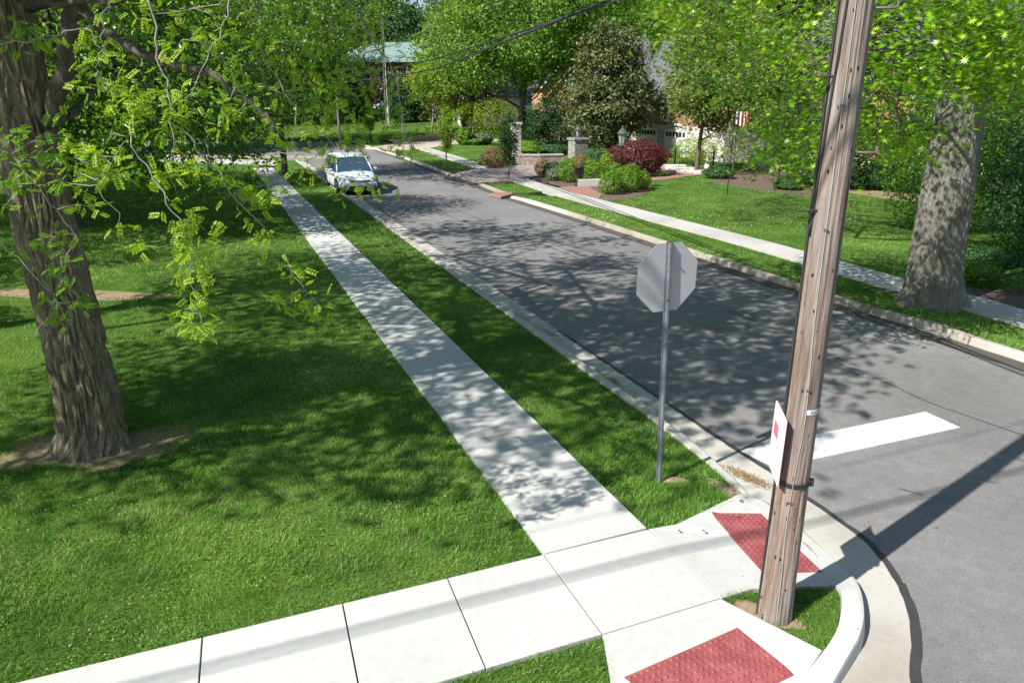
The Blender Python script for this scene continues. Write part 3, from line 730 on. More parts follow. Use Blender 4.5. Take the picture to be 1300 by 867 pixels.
grass('grass', [D['R1'], D['R2'], D['R1b'], D['R1c'], D['R3']], 24, 75, 130, .03, .07, .022, 1, 'striped mown grass of the far front yards', 5, -.03)
# clover and broad weeds
def discs(name, mask_seed, n, area, size, z, mat, label, thr=.6):
    rng = np.random.default_rng(mask_seed); x = rng.uniform(area[0], area[1], n); y = rng.uniform(area[2], area[3], n)
    k = inpoly(x, y, D['L1']) & (vnoise(x, y, 1.3, mask_seed) * .6 + vnoise(x, y, 5, mask_seed + 1) * .4 > thr); x, y = x[k], y[k]
    for poly, keep in NOGRASS:
        k = inpoly(x, y, poly); x, y = x[~k], y[~k]
    n = len(x); c = np.stack([x, y, rng.uniform(z[0], z[1], n)], 1)
    nr = rng.normal(0, .35, (n, 3)); nr[:, 2] = 1
    T = [(math.cos(k * math.pi / 3), math.sin(k * math.pi / 3) * .8, 0) for k in range(6)]
    return leaves(name, c, nr, rng.uniform(size[0], size[1], n), T, [(0, 1, 2, 3, 4, 5)], mat, rng), label

# ------------------------------------------------------------------ leaves
DIA = ([(-.5, 0, 0), (0, -.27, .05), (.5, 0, 0), (0, .27, .05)], [(0, 1, 2, 3)])
FOLD = ([(-.5, 0, -.03), (-.05, -.28, .06), (.5, 0, -.05), (-.05, .28, .06), (-.05, 0, 0)], [(0, 1, 4), (1, 2, 4), (2, 3, 4), (3, 0, 4)])
def star():
    # pointed lobes of a pin oak leaf
    out = [(-.5, 0)]
    lob = [(-.22, .06), (-.34, .30), (-.10, .07), (-.06, .50), (.08, .07), (.26, .42), (.22, .05), (.60, 0)]
    up = lob; dn = [(x, -y) for x, y in lob[:-1]][::-1]
    pts = [(-.5, .02)] + up + dn
    vs = [(x, y, .12 * abs(y) - .08 * x * x) for x, y in pts] + [(0, 0, 0)]
    n = len(pts); return vs, [(i, (i + 1) % n, n) for i in range(n)]
STAR = star()
def compound(nl=9, L=.17, w=.032, lw=.014):
    vs = []; fs = []
    for i in range(nl):
        t = (i + 1.2) / (nl + .8); x = L * t; zz = -.35 * x * x / L
        sz = w * (1 - .35 * abs(t - .5))
        for s in (-1, 1):
            n = len(vs)
            vs += [(x, 0, zz), (x + lw * .62, s * sz * .5, zz - .002), (x + lw * .5, s * sz, zz - .006 - .004 * (i % 3)), (x - lw * .38, s * sz * .55, zz + .003 * ((i + 1) % 2))]
            fs.append((n, n + 1, n + 2, n + 3) if s > 0 else (n + 3, n + 2, n + 1, n))
    n = len(vs); vs += [(0, -.0012, 0), (L, -.0006, -.35 * L), (L, .0006, -.35 * L), (0, .0012, 0)]; fs.append((n, n + 1, n + 2, n + 3))
    return vs, fs
COMP = compound(5, .115, .034, .024)
COMPB = compound(5, .18, .075, .05)
def frames(nrm, rng, heading=None):
    n = len(nrm); nrm = nrm / np.linalg.norm(nrm, axis=1)[:, None]
    t = rng.normal(0, 1, (n, 3)) if heading is None else heading
    t = t - nrm * (t * nrm).sum(1)[:, None]; t /= np.linalg.norm(t, axis=1)[:, None] + 1e-9
    return t, np.cross(nrm, t), nrm
def leaf_arrays(c, nrm, size, T, Fc, rng, var=None, heading=None):
    t, b_, nn = frames(nrm, rng, heading); T = np.array(T, dtype=np.float64); k = len(T)
    s = np.asarray(size).reshape(-1, 1, 1)
    vs = c[:, None, :] + (t[:, None, :] * T[None, :, 0:1] + b_[:, None, :] * T[None, :, 1:2] + nn[:, None, :] * T[None, :, 2:3]) * s
    n = len(c); fl = np.concatenate([np.array(f) for f in Fc]); cn = np.array([len(f) for f in Fc])
    loops = (np.arange(n)[:, None] * k + fl[None]).ravel(); counts = np.tile(cn, n)
    if var is None: var = np.clip(rng.normal(.45, .22, n), 0, 1)
    return vs.reshape(-1, 3), loops, counts, np.repeat(var, k)
def leaves(name, c, nrm, size, T, Fc, mat, rng, parent=None, var=None, heading=None):
    vs, lo_, cn, vv = leaf_arrays(np.asarray(c), np.asarray(nrm), size, T, Fc, rng, var, heading)
    return np_mesh(name, vs, loops=lo_, counts=cn, mat=mat, parent=parent, var=vv)
o, lb = discs('clover', 31, 34000, (-9, 0, 3.2, 9.5), (.006, .013), (-.01, .03), M['clover'], 'small round clover leaves mixed into the near lawn', .50)
tag(o, lb, 'clover', kind='stuff')

# ------------------------------------------------------------------ trees
def cloud(ells, ncl, rng, shell=.45):
    """clump centres inside a set of ellipsoids (cx,cy,cz,rx,ry,rz), biased to the outside"""
    vol = np.array([e[3] * e[4] * e[5] for e in ells]); vol = vol / vol.sum(); out = []; nn = []
    for e, w in zip(ells, vol):
        n = max(3, int(ncl * w)); d = rng.normal(0, 1, (n, 3)); d /= np.linalg.norm(d, axis=1)[:, None]
        r_ = (shell + (1 - shell) * rng.random(n) ** .6) * (1 + rng.normal(0, .07, n))
        out.append(d * r_[:, None] * np.array(e[3:6]) + np.array(e[:3])); nn.append(d)
    return np.concatenate(out), np.concatenate(nn)
def curve(a, b_, rise, n=5, jit=.06, rng=None):
    a, b_ = np.array(a, float), np.array(b_, float); L_ = np.linalg.norm(b_ - a); m_ = (a + b_) / 2 + np.array([0, 0, rise * L_])
    out = []
    for i in range(n):
        t = i / (n - 1); p = a * (1 - t) ** 2 + m_ * 2 * t * (1 - t) + b_ * t * t
        if 0 < i < n - 1 and rng is not None: p = p + rng.normal(0, jit * L_ / n, 3)
        out.append(p)
    return out
def tree(name, label, cat_, base, ells, ncl, npc, cr, ls, lmat, bmat, tr, seed, group=None, T=DIA, trunk_path=None, nlimb=7, up=.5, shell=.45, limb0=.35,
         trunk_r=None, extra=None, sides=9, bmesh_trunk=None, flatc=.6, varshift=0.0, twigs=True, clear=None):
    rng = np.random.default_rng(seed); base = np.array(base, float)
    root = empty(name, base, label, cat_, group)
    C, N = cloud(ells, ncl, rng, shell)
    if extra is not None: C = np.concatenate([C, np.array(extra) - base]); N = np.concatenate([N, np.tile([0, 0, 1.], (len(extra), 1))])
    if clear is not None:
        ts = np.array([-math.cos(SUN_AZ), -math.sin(SUN_AZ), math.tan(SUN_EL)]); ts /= np.linalg.norm(ts)
        keep = np.ones(len(C), bool)
        for p in clear:
            d = C - (np.array(p, float) - base * 1.0); al = d @ ts; perp = np.linalg.norm(d - al[:, None] * ts, axis=1)
            keep &= ~((perp < .85) & (al > 0) & (rng.random(len(C)) < .8))
        C, N = C[keep], N[keep]
    ec = np.average([e[:3] for e in ells], axis=0, weights=[e[3] * e[4] * e[5] for e in ells]); top = max(e[2] + e[5] for e in ells)
    if trunk_path is None:
        mid = np.array([ec[0] * .3, ec[1] * .3, ec[2] * .55]); trunk_path = [np.zeros(3) - [0, 0, .1], mid * .5 + rng.normal(0, tr * .3, 3) * [1, 1, 0], mid, np.array([ec[0] * .7, ec[1] * .7, ec[2]]), np.array([ec[0], ec[1], ec[2] + (top - ec[2]) * .7])]
    tp = [np.array(p, float) for p in trunk_path]
    tp = smooth(tp, 2)
    mb = MB(); n = len(tp); rad = trunk_r or None
    rads = [tr * (1 - .85 * (i / (n - 1)) ** 1.1) * (1.35 if i == 0 else 1) for i in range(n)]
    if bmesh_trunk is None: mb.tube(tp, rads, sides)
    segs = []          # points that twigs may start at
    for i, p in enumerate(tp):
        if i > n * limb0: segs.append((p, rads[i]))
    far = np.argsort(-np.linalg.norm((C - ec) / np.array([1, 1, 1.3]), axis=1)); pick = []
    for idx in far:
        if all(np.linalg.norm(C[idx] - C[j]) > cr * 2.2 + tr * 2 for j in pick): pick.append(idx)
        if len(pick) >= nlimb: break
    for j in pick:
        i0 = min(n - 2, max(int(n * limb0), int(n * (limb0 + (1 - limb0) * .75 * rng.random()))))
        a = tp[i0]; tgt = ec + (C[j] - ec) * .85
        if tgt[2] < a[2] - 1: a = tp[int(n * limb0)]
        path = curve(a, tgt, .16, 7, .5, rng); r0 = rads[i0] * .55
        rr = [max(.012, r0 * (1 - .85 * k / 6)) for k in range(7)]; mb.tube(path, rr, 6)
        segs += [(path[k], rr[k]) for k in range(1, 7)]
    SP = np.array([s_[0] for s_ in segs])
    if twigs:
        for c in C:
            j = int(np.argmin(np.linalg.norm(SP - c, axis=1) + np.abs(np.minimum(0, c[2] - SP[:, 2])) * .3))
            L_ = np.linalg.norm(SP[j] - c)
            if L_ < .1: continue
            r0 = min(segs[j][1] * .5, .05 + .01 * L_)
            mb.tube(curve(SP[j], c, .08, 4, .5, rng), [max(r0, .012), max(r0 * .7, .01), max(r0 * .4, .008), .005], 4, False)
    if bmesh_trunk is not None:
        bmesh_trunk(root)
        mb.build('branches', bmat, root, True)
    else: mb.build('trunk', bmat, root, True)
    # leaves
    k = rng.poisson(npc, len(C)) + 1; idx = np.repeat(np.arange(len(C)), k); n = len(idx)
    sc = rng.uniform(.7, 1.3, len(C))
    off = rng.normal(0, 1, (n, 3)) * np.array([1, 1, flatc]) * (cr * .55 * sc[idx])[:, None]
    P = C[idx] + off
    nr = rng.normal(0, .55, (n, 3)) + N[idx] * .35; nr[:, 2] += up
    var = np.clip(rng.normal(.42 + varshift, .2, n) + rng.normal(0, .13, len(C))[idx], 0, 1)
    leaves('crown', P, nr, ls * rng.uniform(.6, 1.3, n), T[0], T[1], lmat, rng, root, var)
    return root

# --- near honey locust with furrowed leaning trunk
def ridged_trunk(path, radf, n_th, n_h, amp, k, st, root, mat, flare=None, seed=0, zcut=None):
    P = smooth([np.array(p, float) for p in path], 3); L_ = [0]
    for a, b_ in zip(P[:-1], P[1:]): L_.append(L_[-1] + np.linalg.norm(b_ - a))
    L_ = np.array(L_); P = np.array(P); vs = []
    for i in range(n_h):
        s_ = L_[-1] * (i / (n_h - 1)) ** 1.15; c = np.array([np.interp(s_, L_, P[:, q]) for q in range(3)])
        r0 = radf(s_)
        for j in range(n_th):
            th = 2 * math.pi * j / n_th; rr = r0
            fl = 0
            if flare:
                for (fa, fw_, fh, fs) in flare:
                    d = math.atan2(math.sin(th - fa), math.cos(th - fa)); fl += fs * math.exp(-(d / fw_) ** 2) * math.exp(-s_ / fh)
            cx, cy = math.cos(th), math.sin(th)
            q = Vector((cx * r0 * k, cy * r0 * k, s_ * k * st + seed)); q2 = Vector((cx * 2.2, cy * 2.2, s_ * .9 + seed))
            wv_ = mn.noise(q2) * 1.2; q.x += wv_; q.y -= wv_
            rd = 1 - min(1, abs(mn.noise(q)) * 3.2); rd2 = mn.noise(q * 2.7); big = mn.noise(Vector((cx * 1.3, cy * 1.3, s_ * .5 + seed * 2)))
            rr += amp * (-rd * 1.0 + rd2 * .35) + r0 * .09 * big + fl
            vs.append((c[0] + cx * rr, c[1] + cy * rr, c[2]))
    fs = [(i * n_th + j, i * n_th + (j + 1) % n_th, (i + 1) * n_th + (j + 1) % n_th, (i + 1) * n_th + j) for i in range(n_h - 1) for j in range(n_th)]
    return np_mesh('trunk', vs, faces=fs, mat=mat, parent=root, smooth=True)
LB = g(115, 562); LBt = LB * [1, 1, 0]
def lw(x, y, Y): return at(x, y, Y) - LBt
lp = [lw(116, 575, LB[1]) , lw(117, 534, LB[1]), lw(106, 478, LB[1]), lw(76, 358, LB[1]), lw(54, 274, LB[1]), lw(22, 100, LB[1]), lw(2, 0, LB[1]), lw(-25, -100, LB[1]), lw(-30, -260, LB[1] - .1)]
lp[0] = np.array([lp[0][0], lp[0][1], -.12])
def locust_trunk(root):
    ridged_trunk(lp, lambda s: .385 - .018 * s, 340, 420, .050, 14, .19, root, M['bark_locust'],
                 [(R(-15), .5, .32, .30), (R(-75), .55, .25, .20), (R(-140), .45, .28, .22), (R(160), .5, .30, .26), (R(70), .5, .3, .2)], 3)
top = lp[-1]
e_l = [(top[0] + .4, -.4, 8.6, 4.4, 4.2, 2.3), (1.8, -.6, 7.6, 3.0, 3.4, 1.3), (-1, 1.5, 10.5, 4.6, 4.6, 2.6), (-1.0, -4.0, 8.6, 3.6, 2.4, 1.3), (4.0, 2.5, 9.0, 3.0, 4.0, 1.4), (-2.8, 9.8, 9.8, 3.8, 3.2, 1.6)]  # outer lobes out of view are added to shade the walk and road
locust = tree('honey_locust_tree', 'large leaning tree with furrowed bark and drooping yellow-green leaves on the near left lawn', 'tree', LBt, e_l, 390, 30, .8, 1.2, M['lf_locust'], M['bark_dark'], .36, 11,
              T=COMPB, trunk_path=[p for p in lp] + [lp[-1] + np.array([.1, 0, 1.6]), lp[-1] + np.array([.3, .2, 3.5])], nlimb=11, limb0=.55, bmesh_trunk=locust_trunk, flatc=.45, up=.9)
# drooping branches that hang into view: (pixel x, pixel y, distance) surveyed points
DB = [([(62, 165, 8.35), (74, 122, 8.3), (86, 60, 8.25), (100, 0, 8.2), (112, -60, 8.1)], .10, .075, 'd'),
      ([(92, -30, 8.1), (112, 20, 7.9), (150, 50, 7.5), (200, 77, 7.2), (255, 86, 7.0), (295, 114, 6.9), (328, 142, 6.8), (350, 165, 6.8)], .055, .02, 'd'),
      ([(60, 5, 8.0), (120, 4, 7.6), (190, -2, 7.2)], .035, .03, 'd'),
      ([(60, 170, 8.2), (100, 135, 8.8), (125, 105, 9.2), (150, 95, 9.6)], .06, .02, 'd'),
      ([(190, -20, 5), (195, 30, 5), (203, 85, 5.0), (219, 130, 5), (221, 190, 5), (219, 240, 5)], .013, .004, 't'),
      ([(221, 155, 5), (255, 193, 5.05), (280, 226, 5.1), (310, 262, 5.2), (345, 300, 5.3), (378, 358, 5.3), (402, 385, 5.3)], .010, .003, 't'),
      ([(290, -15, 5.6), (289, 25, 5.6), (270, 60, 5.5), (256, 90, 5.4), (236, 126, 5.4)], .010, .003, 't'),
      ([(270, 62, 5.5), (292, 90, 5.6), (305, 120, 5.7), (335, 150, 5.9), (362, 175, 6.1), (390, 200, 6.2)], .009, .003, 't'),
      ([(138, -15, 4.8), (132, 45, 4.8), (125, 88, 4.8)], .008, .003, 't'),
      ([(165, 160, 4.9), (172, 190, 4.9), (190, 218, 4.9), (215, 262, 4.9), (240, 296, 4.9), (238, 340, 4.9), (255, 400, 4.9), (252, 425, 4.9)], .010, .003, 't'),
      ([(140, 168, 4.9), (165, 172, 4.9), (150, 195, 4.9), (120, 232, 4.9)], .006, .002, 't'),
      ([(-15, 62, 5.6), (40, 52, 5.6), (90, 38, 5.7), (118, 36, 5.8), (140, 10, 6)], .009, .004, 't'),
      ([(-20, 180, 5.2), (20, 200, 5.2), (60, 255, 5.2), (95, 300, 5.3)], .007, .003, 't'),
      ([(-20, 300, 5.4), (30, 330, 5.4), (75, 385, 5.4)], .006, .003, 't'),
      ([(430, -25, 8), (448, 5, 8), (467, 43, 8), (485, 60, 8), (505, 110, 8), (515, 165, 8), (524, 212, 8)], .014, .004, 't'),
      ([(328, 60, 7.6), (350, 100, 7.4), (385, 150, 7.2), (420, 180, 7.2), (445, 205, 7.1), (468, 235, 7.1)], .012, .003, 't'),
      ([(330, 110, 6.8), (360, 122, 6.9), (400, 126, 7)], .010, .003, 't'),
      ([(190, 135, 5.2), (205, 160, 5.2), (215, 178, 5.2)], .005, .002, 't'),
      ([(262, 160, 5.2), (262, 205, 5.2), (290, 238, 5.2)], .005, .002, 't')]
rng = np.random.default_rng(5); LP = []; LH = []; dm = MB(); tm = MB(); twigpts = []
for pts, r0, r1, kd in DB:
    P = smooth([at(*p) - LBt for p in pts], 2); n = len(P)
    P = [p + rng.normal(0, .012 if kd == 't' else .02, 3) for p in P]
    (dm if kd == 'd' else tm).tube(P, [(r0 + (r1 - r0) * i / (n - 1)) * (1 if kd == 'd' else .7) for i in range(n)], 8 if kd == 'd' else 5)
    if kd == 't':
        for i in range(2, n):
            twigpts.append((P[i], i / n))
# clusters of feathery leaves (px, py, distance, spread, count)
CL = [(436, 190, 7.1, .12, 7), (420, 95, 8, .35, 26), (450, 115, 8.5, .35, 26), (475, 90, 9, .35, 22), (400, 70, 8, .35, 24), (440, 140, 7.6, .25, 20), (485, 150, 8, .25, 16), (470, 60, 9, .3, 16), (425, 190, 7.2, .16, 12), (520, 80, 10, .3, 10), (500, 60, 10, .3, 10), (375, 60, 7.5, .3, 20), (350, 130, 7, .25, 18), (340, 165, 7, .2, 14), (370, 180, 6.8, .18, 12), (40, 40, 5.6, .16, 16), (8, 55, 5.6, .14, 10), (12, 178, 5.2, .12, 12), (40, 205, 5.2, .15, 20), (20, 232, 5.2, .12, 12), (72, 172, 5.3, .14, 18), (5, 262, 5.2, .1, 8), (70, 400, 5.4, .13, 12), (82, 345, 5.3, .14, 12), (100, 385, 5.4, .12, 10), (60, 310, 5.4, .12, 12), (42, 430, 5.4, .08, 4), (112, 262, 5.2, .10, 8), (100, 225, 5.1, .12, 14), (95, 200, 5.1, .15, 16),
      (155, 125, 5, .14, 16), (130, 110, 5, .13, 12), (165, 142, 5, .12, 14), (205, 125, 5, .10, 10), (190, 120, 5.2, .13, 8), (230, 148, 5, .08, 7), (120, 195, 5, .14, 14), (140, 215, 5, .14, 14), (85, 232, 5, .1, 8), (150, 290, 5, .07, 7), (185, 312, 5, .06, 6), (200, 232, 5, .08, 8), (250, 215, 5, .1, 10), (262, 222, 5, .08, 8), (245, 280, 4.9, .12, 16), (228, 300, 4.9, .1, 12), (258, 315, 4.9, .12, 14), (240, 345, 4.9, .12, 16), (262, 350, 4.9, .1, 12), (248, 385, 4.9, .12, 16), (255, 415, 4.9, .09, 12), (236, 400, 4.9, .06, 6), (340, 300, 5.3, .08, 8), (375, 345, 5.3, .10, 10), (385, 380, 5.3, .12, 14), (405, 390, 5.3, .09, 8), (355, 385, 5.3, .08, 6), (335, 250, 5.3, .12, 14), (310, 245, 5.2, .10, 8), (350, 240, 5.4, .12, 10),
      (290, 130, 5.6, .14, 14), (300, 95, 5.6, .15, 12), (270, 40, 5.6, .12, 10), (280, 150, 5.6, .12, 10), (225, 60, 5.5, .16, 12), (320, 60, 6.5, .2, 16), (180, 20, 5.5, .15, 12), (350, 65, 7, .25, 20), (380, 95, 7, .25, 24), (400, 130, 7, .25, 28), (420, 150, 7, .25, 28), (440, 170, 7.1, .22, 24), (400, 165, 7.1, .22, 20), (450, 185, 7.1, .2, 14), (465, 175, 7.1, .15, 10), (468, 243, 7.1, .13, 10), (436, 249, 7.1, .10, 6), (480, 235, 7.1, .1, 8), (390, 215, 6.2, .15, 10), (345, 205, 6.2, .12, 8), (430, 110, 8, .3, 20), (455, 60, 8, .3, 20), (410, 50, 8, .35, 22), (470, 25, 8, .3, 16), (505, 140, 8, .2, 14), (515, 175, 8, .18, 12), (500, 185, 8, .15, 8), (525, 205, 8, .12, 8), (540, 160, 9, .2, 8), (490, 100, 9, .3, 12), (380, 20, 7, .3, 20), (330, 15, 6.8, .3, 18), (240, 12, 6, .25, 14), (140, 70, 5.6, .15, 10), (520, 110, 10, .3, 12)]
for cx, cy, Y, sp, n in CL:
    c = at(cx, cy, Y) - LBt
    d = [np.linalg.norm(c - p) + max(0, c[2] - p[2]) for p, _ in twigpts]; j = int(np.argmin(d))
    tm.tube(curve(twigpts[j][0], c, .1, 4, .3, rng), [.005, .004, .003, .002], 4)
    for _ in range(int(n * (1.35 if Y < 6 else 1.25))):
        o_ = rng.normal(0, sp * .5, 3) * [1, 1, .7]; LP.append(c + o_); LH.append(o_ + rng.normal(0, .12, 3) + [0, 0, -.02])
for p, t in twigpts:
    if t > .25 and rng.random() < .6:
        for _ in range(2): o_ = rng.normal(0, .05, 3); LP.append(p + o_); LH.append(o_ + [0, 0, -.02])
LP = np.array(LP); LH = np.array(LH); nr = rng.normal(0, .6, (len(LP), 3)); nr[:, 2] += .8; nr[:, 1] -= .25
dm.build('limb', M['bark_dark'], locust, True); tm.build('twigs', M['bark_twig'], locust, True)
px_ = LP + LBt
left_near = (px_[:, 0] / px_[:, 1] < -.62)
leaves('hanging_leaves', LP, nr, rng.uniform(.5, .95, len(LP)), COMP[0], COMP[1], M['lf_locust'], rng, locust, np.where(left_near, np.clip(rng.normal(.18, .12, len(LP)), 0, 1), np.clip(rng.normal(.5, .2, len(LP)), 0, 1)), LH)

# --- big oak on the right
OB = g(1183, 383) * [1, 1, 0]
def ow(x, y, Y=OB[1]): return at(x, y, Y) - OB
op = [np.array([0, 0, -.15]), ow(1184, 360), ow(1190, 310), ow(1203, 240), ow(1213, 180), ow(1222, 120), ow(1236, 30), ow(1250, -80), ow(1262, -220)]
op.append(op[-1] + [0.3, 0, 2.5])
def oak_trunk(root):
    ridged_trunk(op, lambda s: .56 - .022 * s, 300, 340, .026, 17, .22, root, M['bark_oak'],
                 [(R(-170), .5, .42, .42), (R(-30), .45, .35, .34), (R(-95), .6, .3, .26), (R(80), .7, .3, .3)], 8)
ex = []; rng = np.random.default_rng(77)
def lowb(x): return np.interp(x, [820, 860, 900, 950, 1000, 1040, 1080, 1110, 1160, 1200, 1250, 1300, 1400], [20, 80, 115, 138, 205, 225, 150, 150, 105, 92, 128, 112, 120])
for _ in range(1500):
    x = rng.uniform(830, 1330); y = rng.uniform(-60, 235)
    if y > lowb(x) - 6: continue
    if rng.random() > .33 + .25 * (x > 1100): continue
    ex.append(at(x, y, rng.uniform(10.5, 14.3) if x > 1040 else rng.uniform(11.5, 16)))
for x, y, n in [(1142, 188, 5), (1150, 180, 4), (1130, 190, 3), (1125, 178, 2), (1102, 150, 4), (1015, 200, 6), (985, 205, 4), (1300, 118, 4), (1252, 120, 5), (1215, 112, 4), (1165, 105, 4)]:
    for _ in range(n): ex.append(at(x + rng.normal(0, 7), y + rng.normal(0, 5), rng.uniform(11.5, 12.5)))
e_o = [(1.0, 0, 11.5, 6.5, 6.5, 3.8), (-4.5, 6.0, 11.0, 5.6, 4.6, 2.4), (-7.2, 6.0, 10.2, 3.6, 3.6, 1.4), (-5.0, 10, 10.6, 4.2, 3.5, 1.5), (-1.0, -.5, 8.2, 4.2, 3.6, 1.3), (3.5, 1.0, 8.0, 4.8, 4.6, 1.6)]  # lobes reaching out over the road are added to shade the right lawn
tree('pin_oak_tree', 'massive grey oak with bright green pointed-lobed leaves leaning beside the far curb', 'tree', OB, e_o, 520, 56, .72, .122, M['lf_oak'], M['bark'], .5, 12, T=STAR,
     trunk_path=op, nlimb=14, limb0=.62, bmesh_trunk=oak_trunk, extra=ex, flatc=.5, up=.8, clear=[OB + [0, 0, .6], OB + [.1, 0, 1.8], OB + [.3, 0, 3.2], OB + [.6, 0, 4.6]])

# --- leafy dark trees on the left
p = g(362, 221)
tree('street_tree', 'dark-leaved street tree with a slim straight trunk beside the end of the long sidewalk', 'tree', p * [1, 1, 0], [(0, 0, 7.6, 4.3, 4.3, 4.8), (-2.5, -3, 4.8, 3.0, 3.0, 2.6), (2.2, -1, 5.8, 2.6, 3, 2.6), (3.5, -4.5, 8.5, 3.4, 3.4, 2.5), (5.2, -8, 9.2, 3.0, 3.0, 1.8)], 520, 50, .9, .21, M['lf_dark'], M['bark'], .21, 21, T=FOLD, limb0=.5)
tree('leafy_tree', 'dense dark green tree with low spreading crown behind the leaning locust trunk', 'tree', (-15.5, 25, 0), [(0, 0, 7.2, 5.6, 5.2, 4.6), (3.4, -1.2, 4.0, 3.4, 3.0, 2.3), (5.6, -2.5, 3.4, 2.6, 2.2, 1.9), (1.5, -3.0, 3.2, 2.6, 2.2, 1.6), (-4, -1, 5, 3.4, 3.4, 2.6), (5.0, 2.5, 5.4, 3.0, 3.0, 3.4)], 720, 58, .9, .19, M['lf_dark'], M['bark'], .34, 22, T=FOLD, limb0=.4)
tree('leafy_tree', 'tall broad dark tree filling the far left lawn behind the other leafy trees', 'tree', (-23.5, 35, 0), [(0, 0, 8, 6.5, 6, 6), (4, -1, 6, 4.5, 4, 4)], 420, 44, 1.1, .27, M['lf_dark'], M['bark'], .4, 23, T=DIA)
tree('leafy_tree', 'small understorey tree at the left edge of the shaded lawn', 'tree', (-16.5, 18.5, 0), [(0, 0, 4.6, 3.2, 3, 3.3)], 150, 50, .7, .15, M['lf_dark'], M['bark'], .16, 24, T=FOLD)
copy_src = [o for o in bpy.data.objects if o.name == 'leafy_tree'][0]
_r = copy_src.copy(); COL.objects.link(_r); _r.location = (-22.5, 26.5, 0); _r.rotation_euler = (0, 0, 2.4); _r['label'] = 'dense dark tree at the left picture edge behind the locust trunk'
for _c in list(copy_src.children):
    _d = _c.copy(); COL.objects.link(_d); _d.parent = _r
# shade trees outside the left edge of the picture
for i, (x, y, r_, z_, lbm) in enumerate([(-11.0, 5.2, 3.9, 8.4, 'spreading yard tree nearest the camera beyond the left edge'), (-12.0, 12.3, 4.6, 8.8, 'tall yard tree behind the locust beyond the left edge')]):
    tree('yard_tree', lbm, 'tree', (x, y, 0), [(0, 0, z_, r_, r_, 1.8)], 190, 50, .75, .20, M['lf_maple'], M['bark'], .3, 40 + i, nlimb=9, shell=.1)

# --- middle distance, right of the street
def T_(px, py): return g(px, py) * [1, 1, 0]
tree('maple_tree', 'big pale green maple with a dark forked trunk between the driveways', 'tree', T_(660, 187), [(0, 0, 11.5, 7.4, 6, 6.5), (4.5, 0, 7.5, 4.5, 4, 3), (-4.5, -1, 8.5, 4, 4, 3.5), (6.5, 0, 12, 4.5, 4.5, 4.5)], 760, 58, 1.2, .32, M['lf_maple'], M['bark'], .42, 31, T=FOLD, limb0=.3, nlimb=12)
tree('magnolia_tree', 'conical olive-leaved magnolia behind the stone gate pillar', 'tree', T_(772, 199), [(0, 0, 4.0, 3.1, 3, 3.2), (-.2, 0, 6.6, 2.4, 2.4, 3.0)], 420, 60, .7, .28, M['lf_magnolia'], M['bark'], .22, 32, T=FOLD, limb0=.15)
tree('ornamental_tree', 'broad olive-brown leafed tree in front of the brick house beside the iron fence', 'tree', T_(884, 218), [(0, 0, 5.6, 2.6, 2.6, 3.0), (1.8, 0, 4.0, 2.3, 2.2, 2.0), (.6, 0, 8.2, 2.6, 2.4, 2.2)], 430, 60, .65, .21, M['lf_olive'], M['bark'], .16, 33, T=FOLD, limb0=.25)
tree('ornamental_tree', 'yellow-green leafed small tree just left of the utility pole over the mulch bed', 'tree', T_(985, 236), [(0, 0, 4.6, 2.3, 2.2, 2.4), (1.4, 0, 3.2, 1.7, 1.6, 1.5), (-1.2, 0, 6, 2, 2, 1.8)], 330, 52, .6, .19, M['lf_olive'], M['bark'], .14, 34, T=FOLD, varshift=-.05)
tree('weeping_shrub_tree', 'thin grey-pink blossoming small tree in front of the white house steps', 'tree', T_(930, 222), [(0, 0, 1.9, 1.3, 1.2, .9)], 70, 22, .45, .11, M['lf_grey'], M['bark'], .06, 35)
def column(label, px, py, h_, r_, mat, seed, group=None, z0=.75):
    return tree('column_tree', label, 'tree', T_(px, py), [(0, 0, z0 + (h_ - z0) / 2, r_, r_, (h_ - z0) / 2), (0, 0, z0 + (h_ - z0) * .3, r_ * .8, r_ * .8, (h_ - z0) * .3)], 110, 30, .28, .12, mat, M['bark'], .045, seed, group, limb0=.1, nlimb=5)
column('slim dark green columnar tree on the grass strip nearest the driveway', 646, 228, 3.95, .42, M['lf_deep'], 51)
column('slim bright yellow-green columnar tree on the grass strip past the driveway', 567, 205.5, 3.75, .42, M['lf_yellow'], 52)
column('pale young columnar tree beyond the parked car on the left skyline', 470, 176, 3.2, .6, M['lf_yellow'], 53)
for i, (x, y, h_, lb_) in enumerate([(684, 190, 4.6, 'leftmost dark arborvitae of the clump behind the low stone wall'), (697, 189, 5.2, 'middle dark arborvitae of the clump behind the low stone wall'), (712, 190, 4.9, 'rightmost dark arborvitae of the clump behind the low stone wall'), (672, 187, 3.6, 'shortest arborvitae beside the maple trunk')]):
    tree('arborvitae', lb_, 'tree', T_(x, y), [(0, 0, h_ * .5, 1.0, .9, h_ * .5), (0, 0, h_ * .35, 1.1, 1.0, h_ * .35)], 90, 44, .45, .17, M['lf_deep'], M['bark'], .09, 60 + i, 'arborvitae behind the low stone wall', limb0=.1, twigs=False)
